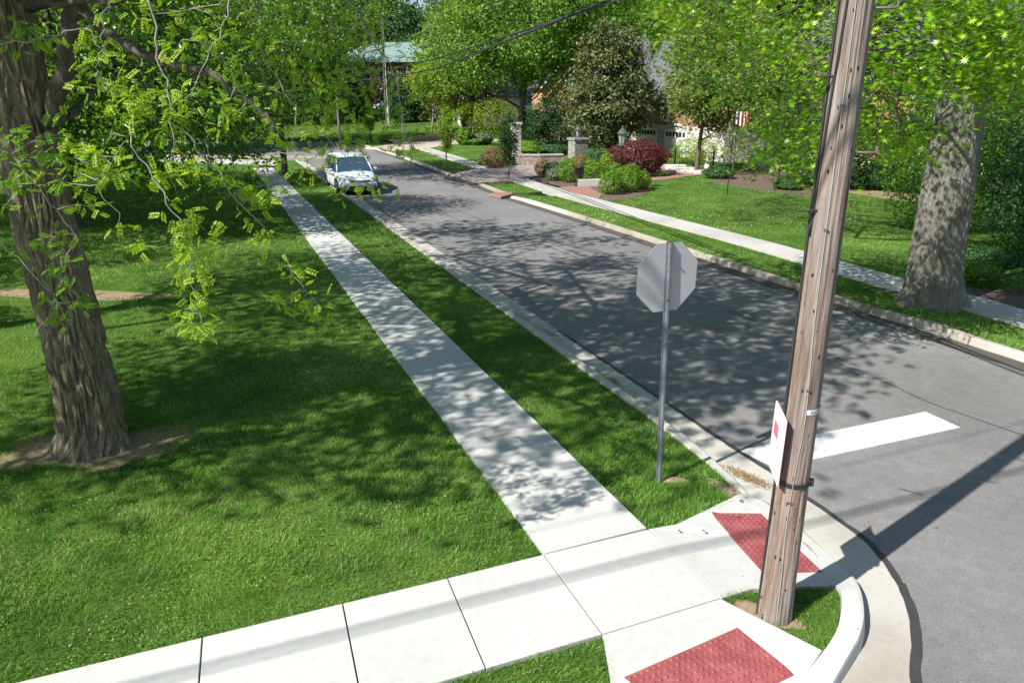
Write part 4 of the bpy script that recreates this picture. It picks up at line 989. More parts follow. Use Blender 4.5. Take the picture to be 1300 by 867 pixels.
# --- far left yard
tree('young_tree', 'young bright green tree tied to three stakes on the far lawn', 'tree', hillat(563, 166), [(0, 0, 5.6, 3.6, 3, 2.6)], 120, 32, .9, .30, M['lf_yellow'], M['bark'], .1, 71)
tree('young_tree', 'small pale sapling with stakes right of the far staked tree', 'tree', hillat(596, 167), [(0, 0, 2.6, 2.0, 1.8, 1.0)], 50, 24, .6, .24, M['lf_yellow'], M['bark'], .07, 72)
tree('plum_tree', 'pinkish purple-leaved plum tree before the teal-roofed house', 'tree', hillat(476, 145), [(0, 0, 3.2, 2.2, 2, 1.5), (-4, 0, 3.2, 2, 2, 1.4)], 110, 30, .7, .3, M['lf_pink'], M['bark'], .25, 73)
tree('tall_tree', 'tall bare-trunked thin tree rising behind the far lawn', 'tree', hillat(499, 158), [(0, 0, 17, 4, 4, 5)], 120, 26, 1.4, .5, M['lf_maple'], M['bark'], .2, 74, limb0=.6)
tree('spruce_tree', 'grey-green bushy spruce left of the pale maple', 'tree', hillat(592, 162), [(0, 0, 9, 4.2, 4, 7.5), (0, 0, 5, 5, 5, 4)], 260, 40, 1.2, .42, M['lf_brown'], M['bark'], .35, 75, limb0=.1)
for i, (x, y, h_, lb_) in enumerate([(516, 152, 6.4, 'dark upright evergreen before the middle of the teal-roofed house'), (540, 151, 5.4, 'dark upright evergreen right of the teal-roofed house front'), (462, 150, 5.8, 'dark upright evergreen at the left corner of the teal-roofed house')]):
    tree('dark_evergreen', lb_, 'tree', hillat(x, y), [(0, 0, h_ * .5, 1.7, 1.6, h_ * .5), (0, 0, h_ * .3, 2.0, 1.9, h_ * .3)], 90, 34, .8, .34, M['lf_deep'], M['bark'], .16, 76 + i, limb0=.1, twigs=False)
# --- treeline beyond everything: six builds, copied
kinds = []
specs = [('lf_maple', [(0, 0, 12, 8, 8, 9), (3, 1, 9, 6, 6, 6)], 'broad mid green'), ('lf_deep', [(0, 0, 11, 6.5, 6.5, 10)], 'dark green upright'), ('lf_yellow', [(0, 0, 12, 7.5, 7.5, 9)], 'yellow-green rounded'),
         ('lf_conifer', [(0, 0, 8, 6, 6, 7), (0, 0, 14, 4, 4, 7), (0, 0, 20, 2.2, 2.2, 5)], 'dark pointed conifer-like'), ('lf_dark', [(0, 0, 12, 8, 8, 10)], 'deep glossy green'), ('lf_maple', [(0, 0, 15, 7, 7, 11)], 'tall pale green')]
def copy_tree(o, loc, rz, sc, label):
    r = o.copy(); COL.objects.link(r); r.location = loc; r.rotation_euler = (0, 0, rz); r.scale = (sc, sc, sc); r['label'] = label
    for ch in list(o.children):
        c = ch.copy(); COL.objects.link(c); c.parent = r
    return r
TL = [(395, 112, 1, 4, 'behind the left lawn trees, beyond the side street'), (330, 95, 0, 1, 'at the far left end of the treeline'), (250, 100, 4, 1.1, 'far left behind the dark lawn trees'), (150, 90, 1, 1.1, 'far left above the locust limb'), (60, 85, 0, 1.1, 'behind the leaning trunk'),
      (430, 130, 4, 1.0, 'behind the parked car'), (455, 170, 0, 1.2, 'left of the teal-roofed house'), (540, 150, 2, 1.0, 'right of the teal-roofed house'), (515, 135, 1, 1.0, 'just behind the yellow panel'), (560, 175, 3, 1.2, 'above the staked tree'), (610, 140, 0, 1.1, 'behind the grey-green spruce'),
      (640, 165, 5, 1.2, 'behind the pale maple, left side'), (690, 150, 2, 1.1, 'behind the pale maple, right side'), (735, 130, 4, 1.1, 'behind the peach gable'), (770, 115, 3, 1.0, 'behind the slate roof, left side'), (800, 105, 0, .9, 'behind the slate roof, middle'), (832, 120, 3, 1.0, 'behind the slate roof, right side'), (870, 100, 5, 1.0, 'behind the brick house'), (930, 105, 1, 1.1, 'behind the flag'),
      (990, 95, 4, 1.1, 'left of the utility pole top'), (1060, 90, 1, 1.1, 'behind the utility pole'), (1130, 80, 4, 1.0, 'behind the orange brick house'), (1200, 70, 1, 1.0, 'behind the oak trunk'), (1275, 60, 4, 1.0, 'right of the oak trunk, far back'), (1345, 55, 1, 1.0, 'at the far right end of the treeline'), (585, 120, 4, .9, 'between the spruce and the staked trees'), (300, 70, 4, .9, 'behind the side street'), (200, 68, 1, .9, 'behind the side street walk'), (90, 60, 4, .9, 'behind the shrubs at the left edge')]
TL += [(590, 98, 5, .6, 'beside the grey-green spruce')]
TL[0] = (395, 112, 1, 1.0, 'beyond the side street')
for i, (px, Y, k, sc, where) in enumerate(TL):
    x = (px - 650) / F * Y * .97
    while len(kinds) <= k: kinds.append(None)
    lb_ = f'{specs[k][2]} background tree {where}'
    if kinds[k] is None:
        m_, e_, d_ = specs[k]
        kinds[k] = tree('background_tree', lb_, 'tree', (x, Y, 0), e_, 330, 38, 1.6, .60, M[m_], M['bark'], .35, 80 + k, 'treeline behind the houses', limb0=.15, twigs=False)
        if sc != 1: kinds[k].scale = (sc, sc, sc)
    else: copy_tree(kinds[k], (x, Y, 0), RNG.uniform(0, 6.28), sc * RNG.uniform(.92, 1.08), lb_)

# ------------------------------------------------------------------ shrubs
def shrub(name, label, pos, rx, rz, mat, ls, n, seed, group=None, T=DIA, zc=None, ry=None, cat_='shrub', solid=.55, up=.4, stem=True):
    rng = np.random.default_rng(seed); pos = np.array(pos, float) * [1, 1, 0]; root = empty(name, pos, label, cat_, group); ry = ry or rx
    zc = rz * .9 if zc is None else zc
    d = rng.normal(0, 1, (n, 3)); d /= np.linalg.norm(d, axis=1)[:, None]
    lump = np.array([1 + .22 * mn.noise(Vector((a * 2.3 + seed, b_ * 2.3, c * 2.3))) for a, b_, c in d])
    r_ = (solid + (1 - solid) * rng.random(n) ** .5) * lump
    P = d * r_[:, None] * [rx, ry, rz] + [0, 0, zc]; k = P[:, 2] > .02; P, d = P[k], d[k]; n = len(P)
    nr = d * .8 + rng.normal(0, .5, (n, 3)); nr[:, 2] += up
    leaves('foliage', P, nr, ls * rng.uniform(.6, 1.3, n), T[0], T[1], mat, rng, root)
    if stem:
        mb = MB()
        for _ in range(5):
            e = d[rng.integers(n)] * [rx, ry, rz] * .6 + [0, 0, zc]; mb.tube(curve((rng.normal(0, .03), rng.normal(0, .03), -.05), e, .1, 4, .3, rng), [.02, .015, .01, .006], 5)
        mb.build('stem', M['bark'], root)
    return root
def gp(x, y): return g(x, y)
SHR = [('boxwood', 'round boxwood at the left front of the lawn-edge trio', (774, 246), .56, .55, 'lf_box'), ('boxwood', 'largest round boxwood in the middle of the lawn-edge trio', (797, 243), .68, .68, 'lf_box'), ('boxwood', 'round boxwood at the right end of the lawn-edge trio', (813, 240), .5, .48, 'lf_box'), ('boxwood', 'upright round boxwood left of the black urn', (722, 231), .62, .66, 'lf_box'),
       ('boxwood', 'wide round boxwood right of the black urn', (750, 230), .88, .62, 'lf_box'), ('boxwood', 'bright green boxwood behind the lamp post', (779, 229), .6, .5, 'lf_box'), ('shrub', 'dark green mound below the stone gate pillar', (756, 213), .9, .6, 'lf_deep'), ('shrub', 'dark green bush between the pillar bed and the red maple', (778, 214), .9, .65, 'lf_deep'),
       ('shrub', 'dark bush at the driveway side of the flower bed', (706, 225), .8, .45, 'lf_deep'), ('shrub', 'grey-green spiky clump beside the driveway bed', (703, 229), .45, .35, 'lf_grey'), ('shrub', 'dark purple twiggy plant at the tip of the flower bed', (689, 222), .5, .45, 'lf_rust'), ('shrub', 'light green mound behind the black urn', (738, 222), .8, .6, 'lf_box'),
       ('conifer', 'small golden dwarf conifer between the boxwoods', (769, 226), .42, .75, 'lf_yellow'), ('shrub', 'rusty brown twiggy bush at the driveway corner', (627, 213), .85, .68, 'lf_rust'), ('shrub', 'low yellow-green plant beside the rusty bush', (615, 210), .5, .3, 'lf_yellow'), ('shrub', 'yellow-green plant behind the dark columnar tree', (640, 210), .5, .45, 'lf_yellow'),
       ('shrub', 'low bright green mound on the far driveway bank', (604, 184), .95, .35, 'lf_box'), ('shrub', 'grassy grey-green tuft by the far driveway', (612, 183), 1.1, .55, 'lf_grey'), ('shrub', 'tall bright shrub by the far driveway', (590, 184), .9, .85, 'lf_box'), ('shrub', 'large yellow-green rounded bush left of the maple trunk', (628, 175), 2.9, 2.2, 'lf_yellow'),
       ('shrub', 'low green plants at the maple foot, left', (668, 190), 1.4, .4, 'lf_box'), ('shrub', 'low green plants behind the stone wall', (672, 197), 1.1, .4, 'lf_box'), ('shrub', 'low dark plants right of the stone wall gap', (700, 196), 1.6, .4, 'lf_deep'), ('shrub', 'round green bush left of the far lawn', (452, 158), 2.2, 1.6, 'lf_yellow'),
       ('shrub', 'small spreading plant beside the stone slabs', (912, 226), .9, .35, 'lf_deep'), ('shrub', 'yellow-green flowering bush behind the iron fence', (880, 207), 1.6, .9, 'lf_yellow'), ('shrub', 'low plant in the shaded mulch bed', (1000, 240), .7, .25, 'lf_deep')]
for i, (nm, lb_, px, rx, rz, mt) in enumerate(SHR):
    shrub(nm, lb_, gp(*px), rx, rz, M[mt], .10 if px[1] > 200 else .17, int(2600 * min(1.6, rx * 1.3)), 100 + i, solid=.75)
shrub('japanese_maple', 'low mounded dark red Japanese maple beside the lamp post', gp(806, 222), 1.95, 1.0, M['lf_red'], .14, 7500, 140, zc=1.0, ry=1.7, cat_='tree', solid=.7)
# hedge below the orange house, shrubs at the right edge
for i, x in enumerate([1088, 1106, 1124, 1142, 1158, 1172]):
    shrub('hedge_shrub', f'clipped dark shrub in the hedge below the brick house, {["leftmost", "second from the left", "third from the left", "third from the right", "second from the right", "rightmost"][i]}', gp(x, 240 + i), .85, .60 + .08 * (i % 2), M['lf_deep'], .11, 2400, 150 + i, 'hedge below the orange brick house', solid=.7)
for i, (x, Y, rx, rz, zc, m_, lb_) in enumerate([(15.6, 19.8, 2.3, 2.0, 1.9, 'lf_deep', 'large dark shrub directly right of the oak trunk'), (18.5, 22.5, 3.2, 3.4, 3.2, 'lf_deep', 'tall dark evergreen at the right edge behind the oak'), (14.6, 24.5, 2.0, 2.6, 2.5, 'lf_dark', 'dark leafy bush behind the oak trunk'), (16.9, 17.5, 1.2, 1.1, 1.0, 'lf_box', 'leafy bush at the right frame edge beyond the hosta'), (19.0, 28.0, 3.4, 4.4, 4.2, 'lf_dark', 'tall dense tree-like shrub behind the oak, far right')]):
    shrub('evergreen_shrub', lb_, (x, Y, 0), rx, rz, M[m_], .13, 9000, 170 + i, zc=zc, solid=.5, T=FOLD)
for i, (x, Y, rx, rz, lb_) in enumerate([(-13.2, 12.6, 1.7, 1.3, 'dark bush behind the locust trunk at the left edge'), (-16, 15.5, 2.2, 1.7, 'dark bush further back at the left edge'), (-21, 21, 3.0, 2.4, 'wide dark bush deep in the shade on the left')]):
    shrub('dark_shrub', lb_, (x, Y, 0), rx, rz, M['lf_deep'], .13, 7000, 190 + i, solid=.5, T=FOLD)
for i, (x, Y, rx, rz, lb_) in enumerate([(15.6, 36.5, 2.4, 2.6, 'dark evergreen added to shade the left corner of the orange brick house'), (18.6, 36, 2.6, 3.4, 'tall dark evergreen added to shade the middle of the orange brick house'), (21.5, 34, 2.6, 3.0, 'dark evergreen added to shade the right windows of the orange brick house'), (24.5, 33, 3.0, 3.8, 'broad dark evergreen added behind the oak trunk to shade the house')]):
    shrub('darkening_evergreen', lb_, (x, Y, 0), rx, rz, M['lf_deep'], .16, 9000, 400 + i, zc=rz * .98, solid=.45, T=FOLD)  # evergreens added to darken the brick front behind the oak
# hosta with big leaves and low ground plants beside the oak
def bigleaf(label, px, n, L_, seed):
    rng = np.random.default_rng(seed); root = empty('hosta', gp(*px) * [1, 1, 0], label, 'plant')
    T = [(0, 0, 0), (.25, -.27, .03), (.6, -.30, 0), (1.0, 0, -.2), (.6, .30, 0), (.25, .27, .03), (.5, 0, -.03)]
    Fc = [(0, 1, 6), (1, 2, 6), (2, 3, 6), (3, 4, 6), (4, 5, 6), (5, 0, 6)]
    a = rng.uniform(0, 6.28, n); hd = np.stack([np.cos(a), np.sin(a), np.full(n, -.1)], 1); nr = np.stack([-np.cos(a) * .4, -np.sin(a) * .4, np.ones(n)], 1) + rng.normal(0, .2, (n, 3))
    P = hd * rng.uniform(.05, .28, n)[:, None]; P[:, 2] = rng.uniform(.18, .40, n)
    for q in range(n): leaves('leaf', P[q:q + 1], nr[q:q + 1], rng.uniform(.6, 1.1, 1) * L_, T, Fc, M['clover'], rng, root, None, hd[q:q + 1])
    mb = MB()
    for p_ in P: mb.tube([(0, 0, -.05), tuple(p_ * [.5, .5, .7]), tuple(p_)], .008, 4)
    mb.build('stem', M['clover'], root); return root
bigleaf('hosta with broad light green leaves in the shaded bed right of the oak', (1262, 366), 16, .42, 1)
bigleaf('smaller hosta at the right frame edge by the oak bed', (1296, 372), 9, .28, 2)
shrub('ground_plant', 'low leafy ground plants between the oak trunk and the hosta', gp(1236, 358), .62, .30, M['lf_box'], .07, 2200, 200, solid=.3)
shrub('ground_plant', 'dark leafy ground plants behind the hosta', gp(1262, 338), 1.1, .28, M['lf_deep'], .08, 2600, 201, solid=.3)

# ------------------------------------------------------------------ utility pole, placard, cables
PB = g(983, 776) * [1, 1, 0]
pole = empty('utility_pole', PB, 'weathered brown wooden utility pole with step bolts on the corner grass island', 'utility pole')
def pw(x, y): return at(x, y, PB[1]) - PB
ptop = pw(1087, 0); pd = ptop / ptop[2]
def pc(z): return np.array([pd[0] * z, 0, z])
def prad(z): return .143 - .0058 * z
vs = []; nth, nh = 96, 300
for i in range(nh):
    z = -.3 + 11.3 * i / (nh - 1); c = pc(z)
    for j in range(nth):
        th = 2 * math.pi * j / nth
        nz = mn.noise(Vector((math.cos(th) * 3.2, math.sin(th) * 3.2, z * .25))); nz2 = 1 - min(1, abs(mn.noise(Vector((math.cos(th) * 5, math.sin(th) * 5, z * .22 + 7)))) * 9)
        r_ = prad(z) * (1 + .02 * nz) - .010 * max(0, nz2) + (.012 * math.exp(-max(z, 0) / .2))
        vs.append((c[0] + r_ * math.cos(th), c[1] + r_ * math.sin(th), z))
fs = [(i * nth + j, i * nth + (j + 1) % nth, (i + 1) * nth + (j + 1) % nth, (i + 1) * nth + j) for i in range(nh - 1) for j in range(nth)] + [tuple((nh - 1) * nth + j for j in range(nth))]
np_mesh('shaft', vs, faces=fs, mat=M['pole'], parent=pole, smooth=True)
def zat(py):
    lo_, hi_ = 0, 9
    for _ in range(40):
        m_ = (lo_ + hi_) / 2; d = PB + pc(m_) - CAM; v_ = 433.5 - F * (d @ UP) / (d @ FW)
        if v_ > py: lo_ = m_
        else: hi_ = m_
    return lo_
def step(py, s):
    z = zat(py); c = pc(z); r_ = prad(z); a = c + [s * (r_ - .04), -.05, 0]; b_ = c + [s * (r_ + .115), -.085, 0]
    MB().tube([a, b_, b_ + [s * .012, 0, .006], b_ + [s * .014, 0, .04]], .0085, 8).build('step', M['iron'], pole, True)
for py, s in ((12, 1), (98, -1), (193, 1), (266, -1)): step(py, s)
for z, s in ((5.6, -1), (6.2, 1), (6.8, -1), (7.4, 1)):
    c = pc(z); r_ = prad(z); a = c + [s * (r_ - .04), -.05, 0]; b_ = c + [s * (r_ + .115), -.085, 0]
    MB().tube([a, b_, b_ + [s * .014, 0, .04]], .0085, 8).build('step', M['iron'], pole, True)
def onpole(z, th, off): c = pc(z); r_ = prad(z) + off; return c + [r_ * math.cos(th), r_ * math.sin(th), 0]
gw = [onpole(z, R(a), .006) for z, a in ((9, -118), (6, -115), (4.6, -113), (3.6, -112), (2.8, -111), (2.2, -100), (1.9, -97), (1.6, -104), (1.3, -110), (.9, -112), (.4, -105), (0, -104), (-.1, -104))]
MB().tube(smooth(gw, 2), .0042, 6).build('ground_wire', M['wire'], pole, True)
MB().tube(smooth([onpole(z, R(a), .012) for z, a in ((9, -172), (6, -170), (4, -171), (2.5, -172), (1.5, -173), (0.9, -178), (-.1, -180))], 2), .010, 6).build('cable', M['cable'], pole, True)
MB().tube(smooth([onpole(z, R(a), .01) for z, a in ((9, -140), (6, -132), (5, -138), (4.4, -150), (3.4, -165))], 2), .008, 6).build('cable', M['cable'], pole, True)
for z, a in ((4.3, -112.6), (3.45, -112), (2.2, -100), (1.2, -110.5)):
    MB().box(onpole(z, R(a), .010), (.03, .012, .012), R(a) + R(90)).build('staple', M['iron'], pole)
# number tag wrapped round the pole
zt = zat(515); n = 20; rows = [[onpole(zt + dz, R(-100 + 92 * i / n), .004) for dz in (-.022, .022)] for i in range(n + 1)]
mb = MB()
for i in range(n):
    a, b_, c, d = rows[i][0], rows[i + 1][0], rows[i + 1][1], rows[i][1]; mb.add([a, b_, c, d], [(0, 1, 2, 3)])
tg = mb.build('number_tag', M['tagwhite'], pole)
def text_mesh(s, size, mat, parent, fn, name, ext=.0):
    cu = bpy.data.curves.new('t', 'FONT'); cu.body = s; cu.size = size; cu.align_x = 'LEFT'; cu.resolution_u = 3
    ob = bpy.data.objects.new('t', cu); COL.objects.link(ob); dg = bpy.context.evaluated_depsgraph_get(); me = bpy.data.meshes.new_from_object(ob.evaluated_get(dg))
    COL.objects.unlink(ob); bpy.data.objects.remove(ob)
    for v in me.vertices: v.co = Vector(tuple(map(float, fn(v.co.x, v.co.y))))
    me.materials.clear(); me.materials.append(mat); o = bpy.data.objects.new(name, me); COL.objects.link(o); o.parent = parent; return o
rt_ = prad(zt) + .006
text_mesh('K41 57', .034, M['black'], tg, lambda x, y: onpole(zt - .012 + y, R(-82) + x / rt_, .006), 'number')
# strap holding the placard
zb = zat(607); MB().tube([onpole(zb + .01 * math.sin(a), a, .008) for a in [2 * math.pi * k / 28 for k in range(29)]], .001, 4)
mb = MB()
for i in range(28):
    a0, a1_ = 2 * math.pi * i / 28, 2 * math.pi * (i + 1) / 28
    q = [onpole(zb + dz, a, .010) for a, dz in ((a0, -.02), (a1_, -.02), (a1_, .02), (a0, .02))]; mb.add(q, [(0, 1, 2, 3)])
mb.box(onpole(zb, R(-25), .018), (.05, .03, .05), R(65)); mb.build('strap', M['black'], pole)
# placard: a board strapped to the pole, seen nearly edge on
plc = [at(983, 523, PB[1] - .12), at(997, 541, PB[1] - .27), at(990.5, 607, PB[1] - .27), at(976, 586, PB[1] - .12)]
nrm_ = np.array([-.93, -.37, 0])
zc = zat(523); zT, zB = zat(520) - .02, zat(603)
pl0 = PB + pc((zT + zB) / 2)
root = empty('placard', (pl0[0], pl0[1], zB), 'white notice board with a pink block strapped to the utility pole', 'sign')
# board plane: horizontal width along w_, against the pole's camera-left side
tl = np.array(plc[0]); 
az = R(-99); wdir_ = np.array([math.cos(az), math.sin(az), 0]); nn_ = np.array([math.sin(az), -math.cos(az), 0])
if nn_[0] > 0: nn_ = -nn_
cen_ = pl0 + nn_ * (prad(1.6) + .02) ; hw = .20
P = lambda u, z, o_=0: tuple(cen_ + wdir_ * u + nn_ * o_ + np.array([0, 0, z - cen_[2]]) - np.array([pl0[0], pl0[1], zB]))
def board(u0, u1, z0, z1, o0, o1, name, mat, par):
    vs = [P(u, z, o) for o in (o0, o1) for u, z in ((u0, z0), (u1, z0), (u1, z1), (u0, z1))]
    return MB().add(vs, [(0, 1, 2, 3), (7, 6, 5, 4), (0, 4, 5, 1), (1, 5, 6, 2), (2, 6, 7, 3), (3, 7, 4, 0)]).build(name, mat, par)
board(-hw, hw, zB, zT, -.002, .006, 'board', M['white'], root)
board(-hw - .003, hw + .003, zB - .003, zT + .003, -.006, -.0025, 'backing', M['palepink'], root)
board(-hw * .72, hw * .05, zT - .26, zT - .14, .0065, .0075, 'pink_block', M['pinkprint'], root)
board(hw * .15, hw * .35, zB + .26, zB + .27, .0065, .0072, 'small_print', M['iron'], root)
board(hw * .2, hw * .45, zT - .10, zT - .092, .0065, .0072, 'small_print', M['steel'], root)

def off_pole(name, x, y, lb_):
    r_ = empty(name, (x, y, 0), lb_, 'utility pole'); MB().tube([(0, 0, -.2), (0, 0, 5), (0, 0, 10.5)], [.15, .13, .10], 16).build('shaft', M['pole'], r_, True); return r_
def cable(label, a, b_, r_, sag=.3):
    n = 24; pts = [np.array(a) * (1 - t) + np.array(b_) * t - np.array([0, 0, sag * 4 * t * (1 - t)]) for t in [i / n for i in range(n + 1)]]
    o = MB().tube(pts, r_, 8).build('overhead_cable', M['cable'], None, True); return tag(o, label, 'cable', 'overhead cables')
toSun = np.array([-math.cos(SUN_AZ), -math.sin(SUN_AZ), math.tan(SUN_EL)])
def lift(px, py, h): return g(px, py, 0) + toSun * (h / math.tan(SUN_EL)) * math.tan(SUN_EL) / math.tan(SUN_EL) if False else g(px, py, 0) + np.array([toSun[0], toSun[1], toSun[2]]) * (h / toSun[2])
for (x0, y0, x1, y1, h_, r_, lb_) in [(174, 865, 1200, 610, 7.6, .020, 'thicker of two overhead cables crossing above the corner'), (210, 866, 1190, 618, 7.2, .014, 'thinner lower cable crossing above the corner'), (640, 682, 1300, 528, 9.0, .008, 'thin topmost wire crossing above the stop line')]:
    a, b_ = lift(x0, y0, h_), lift(x1, y1, h_); d = (b_ - a) / np.linalg.norm(b_ - a)
    cable(lb_, a - d * 12, b_ + d * 16, r_, .0)
ca, cb_ = lift(174, 865, 7.6), lift(1200, 610, 7.6); d = (cb_ - ca) / np.linalg.norm(cb_ - ca)
off_pole('utility_pole', *(ca - d * 12)[:2], 'plain wooden utility pole beyond the left edge, carrying the corner cables')
off_pole('utility_pole', *(cb_ + d * 16)[:2], 'plain wooden utility pole beyond the right edge, carrying the corner cables')
for (p0, p1, p2, r_, dz, lb_) in [((797, -3, 14), (541, 79, 40), (424, 100, 66), .027, 0, 'upper of two black wires running over the street toward the far lawn'), ((768, 3, 14.6), (545, 91, 40), (428, 106, 66), .032, -.12, 'lower of two black wires running over the street toward the far lawn')]:
    A_, B_, C_ = at(*p0), at(*p1), at(*p2); d = (A_ - B_) / (A_ - B_)[1]; S_ = A_ + d * (2.0 - A_[1])
    pts = smooth([S_, A_ + (S_ - A_) * .5, A_, A_ * .6 + B_ * .4, A_ * .3 + B_ * .7, B_, C_], 2)
    o = MB().tube(pts, r_, 8).build('overhead_cable', M['cable'], None, True); tag(o, lb_, 'cable', 'overhead cables')
off_pole('utility_pole', S_[0], S_[1], 'plain wooden utility pole beyond the right edge, carrying the street wires')
p_ = at(426, 104, 66); fo = off_pole('utility_pole', p_[0], p_[1], 'far short wooden utility pole among the trees at the end of the street wires'); fo.scale = (.8, .8, .57)

# ------------------------------------------------------------------ stop sign seen from behind
SB = g(836, 608) * [1, 1, 0]; ss = empty('stop_sign', SB, 'octagonal sign on a galvanised post, its bare grey back toward the camera, on the verge', 'sign', rz=0)
stp = at(849.5, 308, SB[1]) - SB
def sp(z): return np.array([stp[0] * z / stp[2], 0, z])
fd = np.array([math.cos(R(112.6)), math.sin(R(112.6)), 0]); wd = np.array([math.cos(R(22.6)), math.sin(R(22.6)), 0])
hp = stp[2]
prof = [(-.030, 0), (-.030, .006), (-.012, .006), (-.008, .034), (.008, .034), (.012, .006), (.030, .006), (.030, 0), (.014, 0), (.011, .028), (-.011, .028), (-.014, 0)]
vs = []
for z in (-.3, hp + .01):
    c = sp(z)
    for a, b_ in prof: vs.append(c + wd * a * 1.25 - fd * (b_ * 1.2))
n = len(prof)
MB().add(vs, [(i, (i + 1) % n, n + (i + 1) % n, n + i) for i in range(n)] + [tuple(range(n)), tuple(n + i for i in reversed(range(n)))]).build('post', M['steel'], ss)
oc = sp(hp - .385); rr = .381 / math.cos(math.pi / 8)
def octa(name, r_, o0, o1, mat, par):
    vs = [oc + wd * r_ * math.cos(R(22.5 + 45 * k)) + np.array([0, 0, r_ * math.sin(R(22.5 + 45 * k))]) + fd * o_ for o_ in (o0, o1) for k in range(8)]
    return MB().add(vs, [tuple(range(8)), tuple(8 + k for k in reversed(range(8)))] + [(k, k + 8, (k + 1) % 8 + 8, (k + 1) % 8) for k in range(8)]).build(name, mat, par)
pt = octa('plate', rr, .003, .006, M['alu'], ss); fc = octa('face', rr - .001, .0065, .0072, M['white'], ss); octa('red_field', rr - .02, .0075, .008, M['sign_red'], fc)
text_mesh('STOP', .30, M['white'], fc, lambda x, y: oc + wd * (.30 - x * .86) + np.array([0, 0, y * 1.15 - .12]) + fd * .0088, 'lettering')
for dz in (-.25, .25): MB().tube([oc + [0, 0, dz] - fd * .052, oc + [0, 0, dz] + fd * .012], .013, 6).build('bolt', M['iron'], ss)

